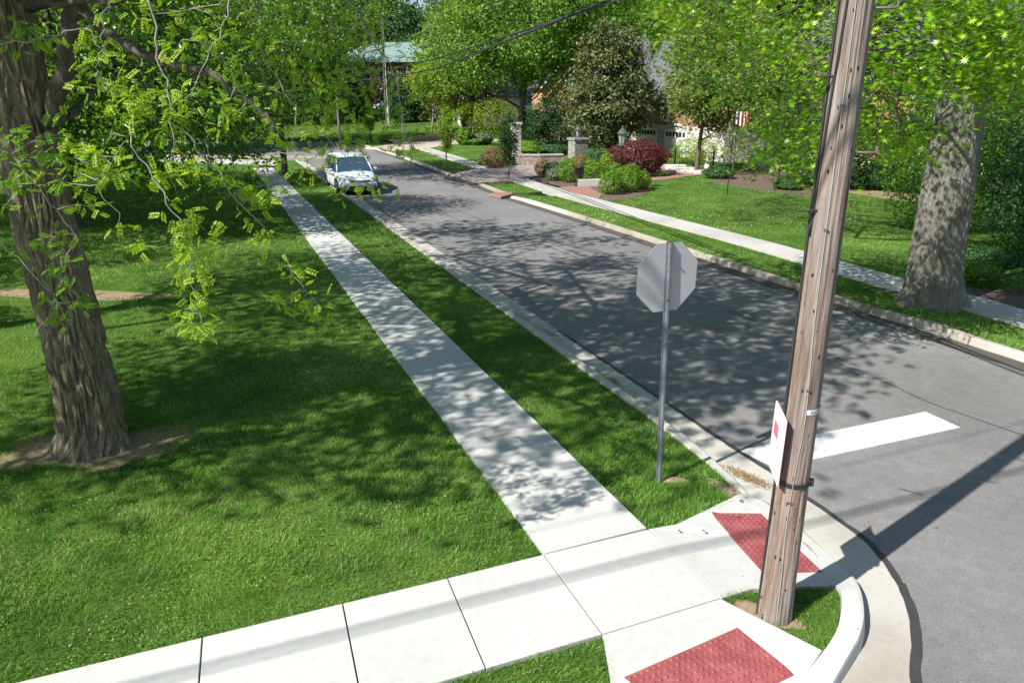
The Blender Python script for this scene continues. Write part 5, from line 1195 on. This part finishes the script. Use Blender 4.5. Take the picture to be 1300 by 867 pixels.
# ------------------------------------------------------------------ parked minivan
def minivan(label, loc, rz, detail=True):
    root = empty('parked_car', loc, label, 'car', rz=rz)           # +x is the nose
    # stations: x, bottom, belt, half width at bottom, half width at belt, crown height at centre
    st = [(-2.58, .42, .95, .70, .74, .97), (-2.50, .30, 1.02, .88, .88, 1.03), (-2.2, .24, 1.04, .96, .96, 1.05), (-1.5, .22, 1.04, .99, .99, 1.05), (0, .22, 1.03, 1.0, 1.0, 1.04), (.9, .22, 1.02, 1.0, .99, 1.04), (1.35, .22, 1.0, .99, .96, 1.09), (1.75, .23, .96, .98, .92, 1.04), (2.15, .25, .88, .95, .86, .96), (2.42, .28, .76, .87, .76, .84), (2.56, .34, .62, .70, .62, .68), (2.60, .42, .55, .50, .50, .58)]
    vs = []; m_ = 17
    for x, zb_, zt_, wb, wt, zc_ in st:
        ring = [(wb * .80, zb_), (wb * .97, zb_ + .06), (wb, zb_ + .2), ((wb + wt) / 2 + .01, (zb_ + zt_) / 2 + .06), (wt, zt_ - .12), (wt * .96, zt_ - .02), (wt * .80, zt_ + (zc_ - zt_) * .45), (wt * .4, zt_ + (zc_ - zt_) * .85), (0, zc_)]
        full = ring + [(-a, b_) for a, b_ in ring[:-1][::-1]]
        vs += [(x, a, b_) for a, b_ in full]
    n = 17; ns = len(st)
    fs = [(i * n + k, (i + 1) * n + k, (i + 1) * n + (k + 1) % n, i * n + (k + 1) % n) for i in range(ns - 1) for k in range(n)] + [tuple(range(n)), tuple((ns - 1) * n + k for k in reversed(range(n)))]
    b_ = np_mesh('body', vs, faces=fs, mat=M['carwhite'], parent=root, smooth=True)
    sb_ = b_.modifiers.new('s', 'SUBSURF'); sb_.levels = 2; sb_.render_levels = 2
    # glass house
    gh = [(-2.44, 1.0, .80, 1.30, .74), (-2.25, 1.0, .90, 1.66, .70), (-1.2, 1.0, .94, 1.71, .74), (.2, 1.0, .94, 1.71, .74), (.62, 1.0, .93, 1.64, .70), (1.42, 1.02, .86, 1.06, .80)]
    vs = []
    for x, z0, w0, z1, w1 in gh: vs += [(x, -w0, z0), (x, -w1, z1), (x, -w1 * .5, z1 + .03), (x, w1 * .5, z1 + .03), (x, w1, z1), (x, w0, z0)]
    n = 6; fs = [(i * n + k, i * n + (k + 1) % n, (i + 1) * n + (k + 1) % n, (i + 1) * n + k) for i in range(len(gh) - 1) for k in range(n)] + [tuple(reversed(range(n))), tuple((len(gh) - 1) * n + k for k in range(n))]
    np_mesh('windows', vs, faces=fs, mat=M['carglass'], parent=root)
    # roof skin
    rv = []; rf = [(-2.30, .70, 1.60), (-2.2, .73, 1.70), (-1.2, .77, 1.75), (.2, .77, 1.75), (.45, .76, 1.72), (.60, .72, 1.665)]
    for x, w_, z in rf: rv += [(x, -w_, z - .05), (x, -w_ * .92, z), (x, 0, z + .03), (x, w_ * .92, z), (x, w_, z - .05)]
    np_mesh('roof', rv, faces=[(i * 5 + k, (i + 1) * 5 + k, (i + 1) * 5 + k + 1, i * 5 + k + 1) for i in range(5) for k in range(4)], mat=M['carwhite'], parent=root, smooth=True)
    for s in (-1, 1):
        for a, c, w_ in (((1.44, s * .865, 1.03), (.58, s * .72, 1.67), .035), ((.25, s * .95, 1.02), (.10, s * .765, 1.70), .03), ((-1.0, s * .95, 1.02), (-1.02, s * .765, 1.70), .03), ((-2.35, s * .87, 1.0), (-2.15, s * .74, 1.68), .06)):
            MB().tube([a, c], w_, 6).build('pillar', M['carwhite'] if w_ > .031 else M['black'], root, True)
        m2 = MB(); m2.box((.98, s * 1.10, 1.10), (.16, .20, .15)); mr = m2.build('mirror', M['carwhite'], root, bevel=.04)
        MB().box((.90, s * 1.10, 1.10), (.02, .17, .12)).build('mirror_glass', M['glass'], mr)
        for x in (1.62, -1.47):
            prof = [(.20, -.115), (.33, -.11), (.352, -.08), (.355, 0), (.352, .08), (.33, .11), (.20, .115)]
            vs = []; nn = 28
            for r_, w_ in prof: vs += [(x + r_ * math.cos(2 * math.pi * k / nn), s * .88 + w_, .355 + r_ * math.sin(2 * math.pi * k / nn)) for k in range(nn)]
            fs = [(i * nn + k, i * nn + (k + 1) % nn, (i + 1) * nn + (k + 1) % nn, (i + 1) * nn + k) for i in range(len(prof) - 1) for k in range(nn)]
            wh = np_mesh('tyre', vs, faces=fs, mat=M['black'], parent=root, smooth=True)
            mm = MB()
            for k in range(10):
                a = 2 * math.pi * k / 10; mm.tube([(x, s * .985, .355), (x + .22 * math.cos(a), s * .975, .355 + .22 * math.sin(a))], .018, 5)
            mm.tube([(x, s * .90, .355), (x, s * .985, .355)], .06, 12)
            for k in range(24):
                a, a2 = 2 * math.pi * k / 24, 2 * math.pi * (k + 1) / 24; mm.tube([(x + .225 * math.cos(a), s * .975, .355 + .225 * math.sin(a)), (x + .225 * math.cos(a2), s * .975, .355 + .225 * math.sin(a2))], .016, 4)
            mm.build('rim', M['rim'], wh, True)
            # dark wheel arch lip
            MB().tube([(x + .40 * math.cos(R(a)), s * 1.0, .34 + .42 * math.sin(R(a))) for a in range(-5, 186, 10)], .028, 6).build('wheel_arch', M['black'], root, True)
        # headlight wrapping the corner
        P = [(2.44, s * .55, .70), (2.30, s * .80, .74), (2.02, s * .935, .80), (2.00, s * .925, .88), (2.22, s * .80, .85), (2.44, s * .56, .76)]
        c = (2.30, s * .80, .80); vs = P + [(p_[0] + .035, p_[1] + s * .03, p_[2] + .01) for p_ in P]
        MB().add(vs, [(0, 1, 2, 3, 4, 5), (11, 10, 9, 8, 7, 6)] + [(k, (k + 1) % 6, (k + 1) % 6 + 6, k + 6) for k in range(6)]).build('headlight', M['headlamp'], root)
        MB().box((2.47, s * .66, .42), (.10, .22, .10), R(-25 * s)).build('fog_light', M['black'], root, bevel=.02)
        MB().tube([(-2.42, s * .86, .80), (-2.42, s * .84, 1.25)], .06, 8).build('tail_light', M['sign_red'], root, True)
    gr = MB(); gr.box((2.545, 0, .66), (.06, .92, .055)); gr.box((2.52, 0, .70), (.05, 1.02, .02)); g_ = gr.build('grille', M['black'], root, bevel=.015)
    MB().tube([(2.55, -.50, .72), (2.60, -.2, .70), (2.61, 0, .695), (2.60, .2, .70), (2.55, .50, .72)], .011, 6).build('chrome_bar', M['chrome'], g_, True)
    MB().box((2.575, 0, .40), (.07, 1.0, .13)).build('air_intake', M['black'], root, bevel=.02)
    for s in (-.35, .35): MB().tube([(1.42, s, 1.085), (1.20, s + .42, 1.20)], .010, 5).build('wiper', M['black'], root)
    MB().box((0, 0, .24), (4.6, 1.8, .1)).build('underbody', M['black'], root)
    return root
rzc = math.atan2(U[1], U[0])
fl = g(428, 247, ZR); cc = fl + V * .98 - U * 1.62 + np.array([0, 0, 0])
minivan('white minivan parked facing the camera by the left curb under hanging leaves', (cc[0], cc[1], ZR + .004), rzc)
fc2 = hillat(503, 139.5); minivan('white car parked on the far drive before the teal-roofed house', tuple(fc2), R(190))

# ------------------------------------------------------------------ garden walls, pillars, lamps
def face_box(root, name, mat, c, d, bevel=.02): return MB().box(c, d).build(name, mat, root, bevel=bevel)
pb = T_(733, 210); pil = empty('stone_pillar', pb, 'square grey-green stone gate pillar topped by a copper lantern behind the boxwoods', 'pillar', rz=R(22))
face_box(pil, 'shaft', M['stone'], (0, 0, .82), (1.0, 1.0, 1.64), .03); face_box(pil, 'cap', M['stone'], (0, 0, 1.72), (1.14, 1.14, .16), .03)
def lantern(x, y, z, s, par):
    lm = MB(); lm.lathe((x, y, z), [(.16 * s, 0), (.14 * s, .05 * s), (.05 * s, .07 * s)], 12); ob = lm.build('lantern_base', M['copper'], par)
    MB().lathe((x, y, z + .07 * s), [(.11 * s, 0), (.17 * s, .36 * s), (.165 * s, .37 * s)], 6).build('lamp_glass', M['lampglass'], ob)
    for k in range(6):
        a = 2 * math.pi * k / 6; MB().tube([(x + .112 * s * math.cos(a), y + .112 * s * math.sin(a), z + .07 * s), (x + .175 * s * math.cos(a), y + .175 * s * math.sin(a), z + .44 * s)], .010 * s, 4).build('lamp_bar', M['copper'], ob)
    MB().lathe((x, y, z + .44 * s), [(.23 * s, 0), (.20 * s, .04 * s), (.09 * s, .17 * s), (.04 * s, .20 * s), (.04 * s, .26 * s), (.015 * s, .30 * s)], 12).build('lamp_cap', M['copper'], ob)
lantern(0, 0, 1.80, 1.15, pil)
pb2 = T_(655, 209); pil2 = empty('stone_pillar', pb2, 'pale stone gate pillar half hidden behind the dark columnar tree', 'pillar', rz=R(22))
face_box(pil2, 'shaft', M['limestone'], (0, 0, 1.3), (.55, .55, 2.6)); face_box(pil2, 'cap', M['limestone'], (0, 0, 2.68), (.7, .7, .14))
def lowwall(label, pts, h_, w_, mat, capm=None):
    P = [g(*p) * [1, 1, 0] for p in pts]; base = P[0]; root = empty('garden_wall', base, label, 'wall'); P = dense(P, .8); a = offs(P, w_ / 2, 1); b_ = offs(P, w_ / 2, -1)
    MB().prism([tuple((p - base)[:2]) for p in a] + [tuple((p - base)[:2]) for p in reversed(b_)], -.1, h_).build('wall', mat, root)
    if capm:
        a = offs(P, w_ / 2 + .05, 1); b_ = offs(P, w_ / 2 + .05, -1)
        MB().prism([tuple((p - base)[:2]) for p in a] + [tuple((p - base)[:2]) for p in reversed(b_)], h_ + .002, h_ + .09).build('coping', capm, root)
lowwall('low tan fieldstone wall between the two gate pillars', [(659, 209.5), (685, 209.7), (714, 209)], .62, .4, M['fieldstone'], M['slab'])
lowwall('low fieldstone wall right of the gate pillar', [(742, 207), (765, 206), (785, 206)], .62, .4, M['fieldstone'], M['slab'])
lowwall('low dark stone edging along the far driveway bank', [(519, 181), (559, 177.3), (619, 172), (680, 170)], .45, .5, M['fieldstone'])
tag(face_box(None, 'stone_slab', M['slab'], tuple(g(754, 236) + [0, 0, .16]), (1.7, .5, .36)), 'pale stone step slab beside the brick landing', 'slab')
for i, (x, y, lx, lb_) in enumerate([(852, 213.5, 1.9, 'left stone step slab by the iron fence'), (866, 217, 2.1, 'upper stone step slab beside the garden pot'), (870, 220.5, 2.6, 'lower front stone step slab on the brick path'), (894, 221, 1.3, 'right round-edged stone step slab below the white statue')]):
    tag(face_box(None, 'stone_slab', M['limestone'], tuple(g(x, y) + [0, 0, .1]), (lx, .55, .22), .04), lb_, 'slab', 'stone slabs along the brick path')
# lamp post
lpb = T_(787, 240); lr = empty('lamp_post', lpb, 'black garden lamp post with glass lantern among the boxwoods', 'lamp post')
MB().lathe((0, 0, 0), [(.10, 0), (.09, .12), (.05, .2), (.035, .5), (.03, 2.05), (.05, 2.08), (.03, 2.12)], 12).build('post', M['blackmetal'], lr, True)
lantern(0, 0, 2.12, 1.25, lr)
# white statue, pot, urn
st_ = empty('statue', T_(897, 217.5), 'small white figure statue on the brick path', 'statue')
MB().lathe((0, 0, 0), [(.22, 0), (.22, .08), (.16, .12), (.20, .30), (.13, .48), (.15, .58), (.05, .66), (.09, .74), (.07, .82), (.02, .86)], 14).build('figure', M['whitepaint'], st_, True)
pt_ = empty('plant_pot', T_(883, 216), 'dark round planter between the stone slabs and the statue', 'pot')
MB().lathe((0, 0, 0), [(.20, 0), (.26, .40), (.29, .42), (.29, .48), (.22, .46)], 16).build('pot', M['blackmetal'], pt_, True)
shrub('potted_plant', 'yellow-green plant growing from the dark round planter', T_(883, 216), .55, .5, M['lf_yellow'], .10, 700, 300, zc=.95, cat_='plant')
ur = empty('urn', T_(735, 236), 'black pedestal urn with a golden clipped plant in front of the stone pillar', 'urn')
MB().lathe((0, 0, 0), [(.22, 0), (.22, .08), (.10, .14), (.08, .45), (.20, .62), (.27, .92), (.30, .95), (.24, .93)], 16).build('bowl', M['blackmetal'], ur, True)
shrub('urn_plant', 'golden brown conical plant in the black urn', T_(735, 236), .34, .42, M['lf_rust'], .07, 900, 301, zc=1.22, cat_='plant')
# iron fence
fe_ = empty('iron_fence', T_(836, 209), 'low black iron picket fence before the garage', 'fence'); fa, fb = T_(836, 209), T_(905, 211); dv = fb - fa; Lf = np.linalg.norm(dv); dv /= Lf
for z in (.18, .85): MB().tube([(0, 0, z), tuple(dv * Lf + [0, 0, z])], .022, 4).build('rail', M['blackmetal'], fe_)
for i in range(int(Lf / .14)): MB().tube([tuple(dv * i * .14 + [0, 0, .05]), tuple(dv * i * .14 + [0, 0, .98])], .013, 4).build('picket', M['blackmetal'], fe_)
for t in (.3, 1.0): MB().box(tuple(dv * Lf * t + [0, 0, .55]), (.10, .10, 1.15)).build('fence_post', M['blackmetal'], fe_)
# thin street lamp and flag pole far left
p_ = T_(513, 200); r_ = empty('marker_post', p_, 'thin grey metal post on the far grass strip', 'post'); MB().tube([(0, 0, -.1), (0, 0, 3.0)], .035, 8).build('post', M['steel'], r_); MB().box((0, 0, 3.05), (.16, .10, .14)).build('cap', M['whitepaint'], r_)
p_ = hillat(500, 158); r_ = empty('flag_pole', p_, 'tall slim white pole on the far lawn', 'pole'); MB().tube([(0, 0, -.1), (0, 0, 13)], [.07, .05], 8).build('pole', M['whitepaint'], r_); MB().tube([(0, 0, -.1), (0, 0, 2.6)], .16, 8).build('sleeve', M['whitepaint'], r_)
# stakes for the young trees
for i, (x, y) in enumerate([(552, 166), (561, 164), (602, 167.5)]):
    p_ = hillat(x, y); r_ = tag(MB().tube([tuple(p_ + [0, 0, -.1]), tuple(p_ + [.35 * (1 if i != 1 else -1), 0, 3.1])], .10, 6).build('tree_stake', M['bark_twig']), ['left grey stake leaning at the far young tree', 'right grey stake leaning at the far young tree', 'grey stake leaning beside the small far sapling'][i], 'stake', 'stakes of the far young trees')
# yellow panel with white rail
p_ = hillat(543, 151); r_ = empty('board_panel', p_, 'yellow-orange board panel under a thin white rail beyond the far lawn', 'panel')
for k in range(7): MB().box((-1.0 + k * .34, 0, .85), (.32, .10, 1.5)).build('board', M['yellow'], r_)
MB().box((4, .1, 1.9), (14, .08, .08)).build('rail', M['whitepaint'], r_)
for k in (-3, 0, 4, 8, 11): MB().tube([(k, .1, 0), (k, .1, 1.85)], .05, 6).build('rail_post', M['whitepaint'], r_)
tag(MB().lathe(tuple(g(1071, 268) + [0, 0, .0]), [(.01, 0), (.035, .012), (.045, .04), (.035, .07), (.01, .085)], 12).build('white_ball', M['white'], None, True), 'tiny white ball on the lawn beside the utility pole', 'ball')

# ------------------------------------------------------------------ houses
def box_part(root, name, mat, x0, x1, y0, y1, z0, z1): return MB().box(((x0 + x1) / 2, (y0 + y1) / 2, (z0 + z1) / 2), (x1 - x0, y1 - y0, z1 - z0)).build(name, mat, root)
def gable_roof(root, x0, x1, y0, y1, z0, z1, mat, ov=.35, axis='x', name='roof'):
    th = .18
    if axis == 'x':
        ym = (y0 + y1) / 2; pr_ = [(y0 - ov, z0 - ov * .6), (ym, z1), (y1 + ov, z0 - ov * .6)]
        vs = [(x, y, z) for x in (x0 - ov, x1 + ov) for y, z in pr_] + [(x, y, z + th) for x in (x0 - ov, x1 + ov) for y, z in pr_]
    else:
        xm = (x0 + x1) / 2; pr_ = [(x0 - ov, z0 - ov * .6), (xm, z1), (x1 + ov, z0 - ov * .6)]
        vs = [(x, y, z) for y in (y0 - ov, y1 + ov) for x, z in pr_] + [(x, y, z + th) for y in (y0 - ov, y1 + ov) for x, z in pr_]
    return MB().add(vs, [(0, 1, 4, 3), (1, 2, 5, 4), (6, 9, 10, 7), (7, 10, 11, 8), (0, 3, 9, 6), (2, 8, 11, 5), (0, 6, 7, 1), (1, 7, 8, 2), (3, 4, 10, 9), (4, 5, 11, 10)]).build(name, mat, root)
def window(root, x, y, z, w_, h_, face='y', glass=None, fm=None, mull=2):
    fm = fm or M['whitepaint']; t = .06
    fr = MB()
    def bx(cx, cz, dx, dz, o, d):
        if face == 'y': fr.box((x + cx, y + o, z + cz), (dx, d, dz))
        else: fr.box((x + o, y + cx, z + cz), (d, dx, dz))
    bx(-w_ / 2, 0, .09, h_ + .09, 0, .12); bx(w_ / 2, 0, .09, h_ + .09, 0, .12); bx(0, h_ / 2, w_ - .09, .09, 0, .12); bx(0, -h_ / 2, w_ - .09, .12, 0, .16)
    for k in range(1, mull + 1): bx(-w_ / 2 + w_ * k / (mull + 1), 0, .03, h_ - .12, 0, .07)
    bx(0, .02, w_ - .1, .03, 0, .075)
    f = fr.build('window', fm, root)
    pm = MB(); pm.box((x, y, z), (w_, .03, h_) if face == 'y' else (.03, w_, h_)); pm.build('pane', glass or M['glass'], f); return f
# Local frame: x along the street (U), y away from it (V); front face at y = 0
def house(name, label, P0, rz=None): return empty(name, P0 * [1, 1, 0], label, 'house', rz=math.atan2(U[1], U[0]) if rz is None else rz)
hA = house('brick_house', 'red brick house with steep grey slate roof and pale stone garage behind the magnolia', np.array([9.6, 64.5, 0]))
box_part(hA, 'garage_wall', M['limestone'], 0, 14, 0, 8, -.1, 2.3); box_part(hA, 'wall', M['brick'], 0.01, 13.99, .05, 7.95, 2.302, 4.0)
box_part(hA, 'fascia', M['whitepaint'], -.2, 14.2, -.25, -.05, 3.95, 4.12)
gable_roof(hA, 0, 14, 0, 8, 4.15, 8.7, M['slate'])
MB().add([(0.02, .1, 4.0), (0.02, 7.9, 4.0), (0.02, 4, 8.5)], [(0, 1, 2)]).build('gable', M['brick'], hA); MB().add([(13.98, .1, 4.0), (13.98, 7.9, 4.0), (13.98, 4, 8.5)], [(2, 1, 0)]).build('gable', M['brick'], hA)
for x in (4.2, 8.2):
    dr = MB(); dr.box((x, -.05, 1.0), (2.9, .08, 2.0)); d_ = dr.build('garage_door', M['whitepaint'], hA)
    for k in range(6): MB().box((x - 1.1 + k * .44, -.10, 1.65), (.30, .03, .36)).build('pane', M['glass'], d_)
    n = 12; pts = [(x + 1.65 * math.cos(math.pi * k / n), -.06, 1.85 + .5 * math.sin(math.pi * k / n)) for k in range(n + 1)]
    MB().tube(pts, .10, 6).build('arch', M['limestone'], hA)
window(hA, 11.5, -.02, 3.1, .9, 1.1); box_part(hA, 'chimney', M['brick'], 11.2, 12.2, 3.2, 4.4, 6.5, 10.2)
window(hA, 2.2, -.02, 3.15, .9, 1.0); window(hA, 6.5, -.02, 3.15, .9, 1.0)
hB = empty('gabled_cottage', T_(722, 178), 'peach stucco gabled house front with grey roof seen through the maple', 'house', rz=R(5))
box_part(hB, 'wall', M['peach'], -3.0, 3.0, 0, 9, -.1, 5.6); box_part(hB, 'wing_wall', M['brick'], 3.02, 9, 3, 9, -.1, 5.4)
MB().add([(-3, -.01, 5.6), (3, -.01, 5.6), (0, -.01, 8.9)], [(0, 1, 2)]).build('gable', M['peach'], hB)
gable_roof(hB, -3, 3, 0, 9, 5.65, 9.0, M['slate'], .5, 'y'); gable_roof(hB, 2.5, 9.5, 3, 9, 5.4, 10.4, M['slate'])
for s in (-1, 1): MB().box((s * 1.75, -.62, 7.0), (4.6, .10, .30), 0, R(48 * s)).build('bargeboard', M['whitepaint'], hB)
window(hB, 0, -.05, 6.0, .95, 1.7, glass=M['paleglass'], mull=1); window(hB, -1.6, -.05, 2.5, 1.0, 1.4); window(hB, 1.6, -.05, 2.5, 1.0, 1.4)
hC = house('brick_house', 'orange-red brick house half hidden behind the oak and utility pole', np.array([17.6, 48.5, 0]))
box_part(hC, 'foundation', M['limestone'], 0, 17, 0, 10, -.1, 1.05); box_part(hC, 'wall', M['brick_or'], .01, 16.99, .03, 9.97, 1.052, 6.4)
gable_roof(hC, 0, 17, 0, 10, 6.45, 10.6, M['slate']); box_part(hC, 'cornice', M['whitepaint'], -.2, 17.2, -.3, -.02, 6.15, 6.4)
MB().add([(16.98, .1, 6.4), (16.98, 9.9, 6.4), (16.98, 5, 10.4)], [(2, 1, 0)]).build('gable', M['brick_or'], hC)
for x in (2.3, 6.2, 10.2, 14.2):
    window(hC, x, -.02, 2.8, 1.2, 1.6); window(hC, x, -.02, 5.1, 1.2, 1.4)
for y in (2.5, 7.0): window(hC, 17.02, y, 2.8, 1.2, 1.6, 'x'); window(hC, 17.02, y, 5.1, 1.2, 1.4, 'x')
# entrance steps with railings
hs = empty('entrance_steps', T_(966, 214), 'pale stone entrance steps with black railings left of the small blossoming tree', 'steps', rz=math.atan2(U[1], U[0]))
for k in range(6): box_part(hs, 'step', M['limestone'], -1.0, .9, .3 * k, 2.6, .18 * k + (.001 if k else -.05), .18 * (k + 1))
for s in (-1.15, 1.0): box_part(hs, 'cheek_wall', M['limestone'], s - .13, s + .13, -.1, 2.6, -.05, 1.25)
for s in (-1.15, 1.0):
    MB().tube([(s, -.1, 1.6), (s, 1.5, 2.3), (s, 2.6, 2.3)], .03, 6).build('handrail', M['blackmetal'], hs)
    for k in range(9): MB().tube([(s, -.1 + k * .3, 1.2), (s, -.1 + k * .3, 1.6 + min(.7, k * .3 * .44))], .014, 4).build('baluster', M['blackmetal'], hs)
# striped flag hung on two short poles from the porch
fp = at(946, 150, 34); fl_ = empty('flag', (fp[0], fp[1], 0), 'red and white striped flag on a slim pole in the shaded bed', 'flag', rz=R(10))
MB().tube([(-.52, 0, -.1), (-.52, 0, fp[2] + .55)], .022, 6).build('staff', M['blackmetal'], fl_)
rv = []; nx, nz = 26, 8
for i in range(nx + 1):
    for j in range(nz + 1): rv.append((-.50 + .62 * i / nx, .06 * math.sin(i * .9) * (.3 + j / nz), fp[2] + .40 - .62 * j / nz - .08 * math.sin(i / nx * 3.14) - .10 * i / nx))
fsr, fsw, fsb = [], [], []
for i in range(nx):
    for j in range(nz):
        f = (i * (nz + 1) + j, (i + 1) * (nz + 1) + j, (i + 1) * (nz + 1) + j + 1, i * (nz + 1) + j + 1); (fsr if (i // 2) % 2 == 0 else fsw).append(f)
np_mesh('red_stripes', rv, faces=fsr, mat=M['sign_red'], parent=fl_); np_mesh('white_stripes', rv, faces=fsw, mat=M['white'], parent=fl_)
hD = empty('teal_roofed_house', np.array([-17.5, 120, 2.7]), 'brick house with a pale teal roof beyond the far lawn', 'house', rz=R(-8))
box_part(hD, 'wall', M['brick_or'], -11, 11, 0, 10, -.1, 7.0)
MB().add([(-12, -1, 6.9), (12, -1, 6.9), (12, 11, 6.9), (-12, 11, 6.9), (-7, 5, 10.2), (7, 5, 10.2)], [(0, 1, 5, 4), (1, 2, 5), (2, 3, 4, 5), (3, 0, 4), (3, 2, 1, 0)]).build('roof', M['tealroof'], hD)
for x in (-9, -6, -3, 0, 3, 6, 9): window(hD, x, -.03, 5.2, 1.5, 1.9); window(hD, x, -.03, 2.0, 1.5, 1.9)
hE = empty('white_porch_house', hillat(608, 158), 'white house corner showing left of the yellow-green bush', 'house', rz=R(8))
box_part(hE, 'wall', M['whitepaint'], -2.0, 8, 0, 8, -.1, 3.6); gable_roof(hE, -2, 8, 0, 8, 3.6, 6.4, M['slate']); window(hE, -.6, -.03, 2.1, 1.0, 1.6); window(hE, 2.4, -.03, 2.1, 1.0, 1.6)

rng = np.random.default_rng(15); LC = []
for c, rx, ry, rot, nn_, zz in [((948, 605), .17, .055, R(-52), 900, ZR + .01), ((776, 482), .22, .05, R(-67), 420, ZR + .01), ((700, 424), .25, .04, R(-67), 260, ZR + .01), ((1000, 668), .02, .02, 0, 20, ZG + .012)]:
    p_ = g(c[0], c[1], zz)
    for _ in range(nn_):
        a, b_ = rng.normal(0, rx), rng.normal(0, ry); LC.append((p_[0] + a * math.cos(rot) - b_ * math.sin(rot), p_[1] + a * math.sin(rot) + b_ * math.cos(rot), zz + rng.uniform(0, .012)))
rp = dense([g(x, y, ZG) for x, y in [(1006, 681), (1025, 694), (1040, 712), (1050, 727), (1056, 734)]], .004)
for p_ in rp: LC.append(tuple(p_ + rng.normal(0, .006, 3) * [1, 1, 0] + [0, 0, .012]))
nr = rng.normal(0, .3, (len(LC), 3)); nr[:, 2] += 1
tag(leaves('leaf_litter', np.array(LC), nr, rng.uniform(.012, .03, len(LC)), DIA[0], DIA[1], M['straw'], rng), 'drifts of dry brown leaf litter lying in the left gutter', 'leaf litter', kind='stuff')
# small litter: fallen leaves and stones
rng = np.random.default_rng(9); n_ = 0
for i, (x, y, zz) in enumerate([(665, 616, 0), (733, 855, 0), (857, 641, 0), (803, 628, 0), (930, 622, 0), (1104, 669, ZR), (1188, 671, ZR), (935, 655, -.02), (893, 675, 0), (862, 675, 0)]):
    p_ = g(x, y, zz); c = np.array([[p_[0], p_[1], zz + (.05 if i in (1, 2, 3) else .018)]]); nr = np.array([[rng.normal(0, .3), rng.normal(0, .3), 1]])
    o = leaves('fallen_leaf', c, nr, [.05], FOLD[0], FOLD[1], M['lf_rust'], rng); wh = ['on the long sidewalk', 'on the grass at the bottom edge', 'near the stop sign foot', 'left of the stop sign', 'by the curb end', 'on the gutter by the pole shadow', 'on the asphalt near the corner', 'above the upper tactile panel', 'on the ramp left of the tactile panel', 'at the corner slab joint'][i]
    tag(o, f'small curled tan leaf {wh}', 'leaf', 'fallen leaves')

# ------------------------------------------------------------------ light, sky, camera
w = bpy.data.worlds.new('World'); bpy.context.scene.world = w; w.use_nodes = True; nt = w.node_tree; bg = nt.nodes['Background']
sky = nt.nodes.new('ShaderNodeTexSky'); sky.sky_type = 'NISHITA'; sky.sun_disc = False; sky.sun_elevation = SUN_EL
sdir = np.array([-math.cos(SUN_AZ) * math.cos(SUN_EL), -math.sin(SUN_AZ) * math.cos(SUN_EL), math.sin(SUN_EL)])
sky.sun_rotation = math.atan2(sdir[0], sdir[1]); sky.air_density = 1.0; sky.dust_density = .6; sky.ozone_density = 1.2
nt.links.new(sky.outputs[0], bg.inputs[0]); bg.inputs[1].default_value = .082
sl = bpy.data.lights.new('sun', 'SUN'); sl.energy = 4.85; sl.angle = R(.53); sl.color = (1, .96, .90)
so = bpy.data.objects.new('sun', sl); COL.objects.link(so); so.rotation_euler = Vector(tuple(sdir)).to_track_quat('Z', 'Y').to_euler(); so.location = (-20, -20, 30)
cd = bpy.data.cameras.new('camera'); cd.sensor_width = 36; cd.lens = F / 1300 * 36; cd.clip_end = 3000; cd.clip_start = .05
co_ = bpy.data.objects.new('camera', cd); COL.objects.link(co_); co_.location = (0, 0, H); co_.rotation_euler = (math.pi / 2 - PITCH, 0, 0)
sc = bpy.context.scene; sc.camera = co_; sc.render.engine = 'CYCLES'
sc.view_settings.view_transform = 'Standard'; sc.view_settings.look = 'None'; sc.view_settings.gamma = 1; sc.view_settings.exposure = .80
sc.cycles.max_bounces = 7; sc.cycles.diffuse_bounces = 3; sc.cycles.transmission_bounces = 4; sc.cycles.transparent_max_bounces = 4; sc.cycles.glossy_bounces = 2
sc.cycles.use_denoising = True
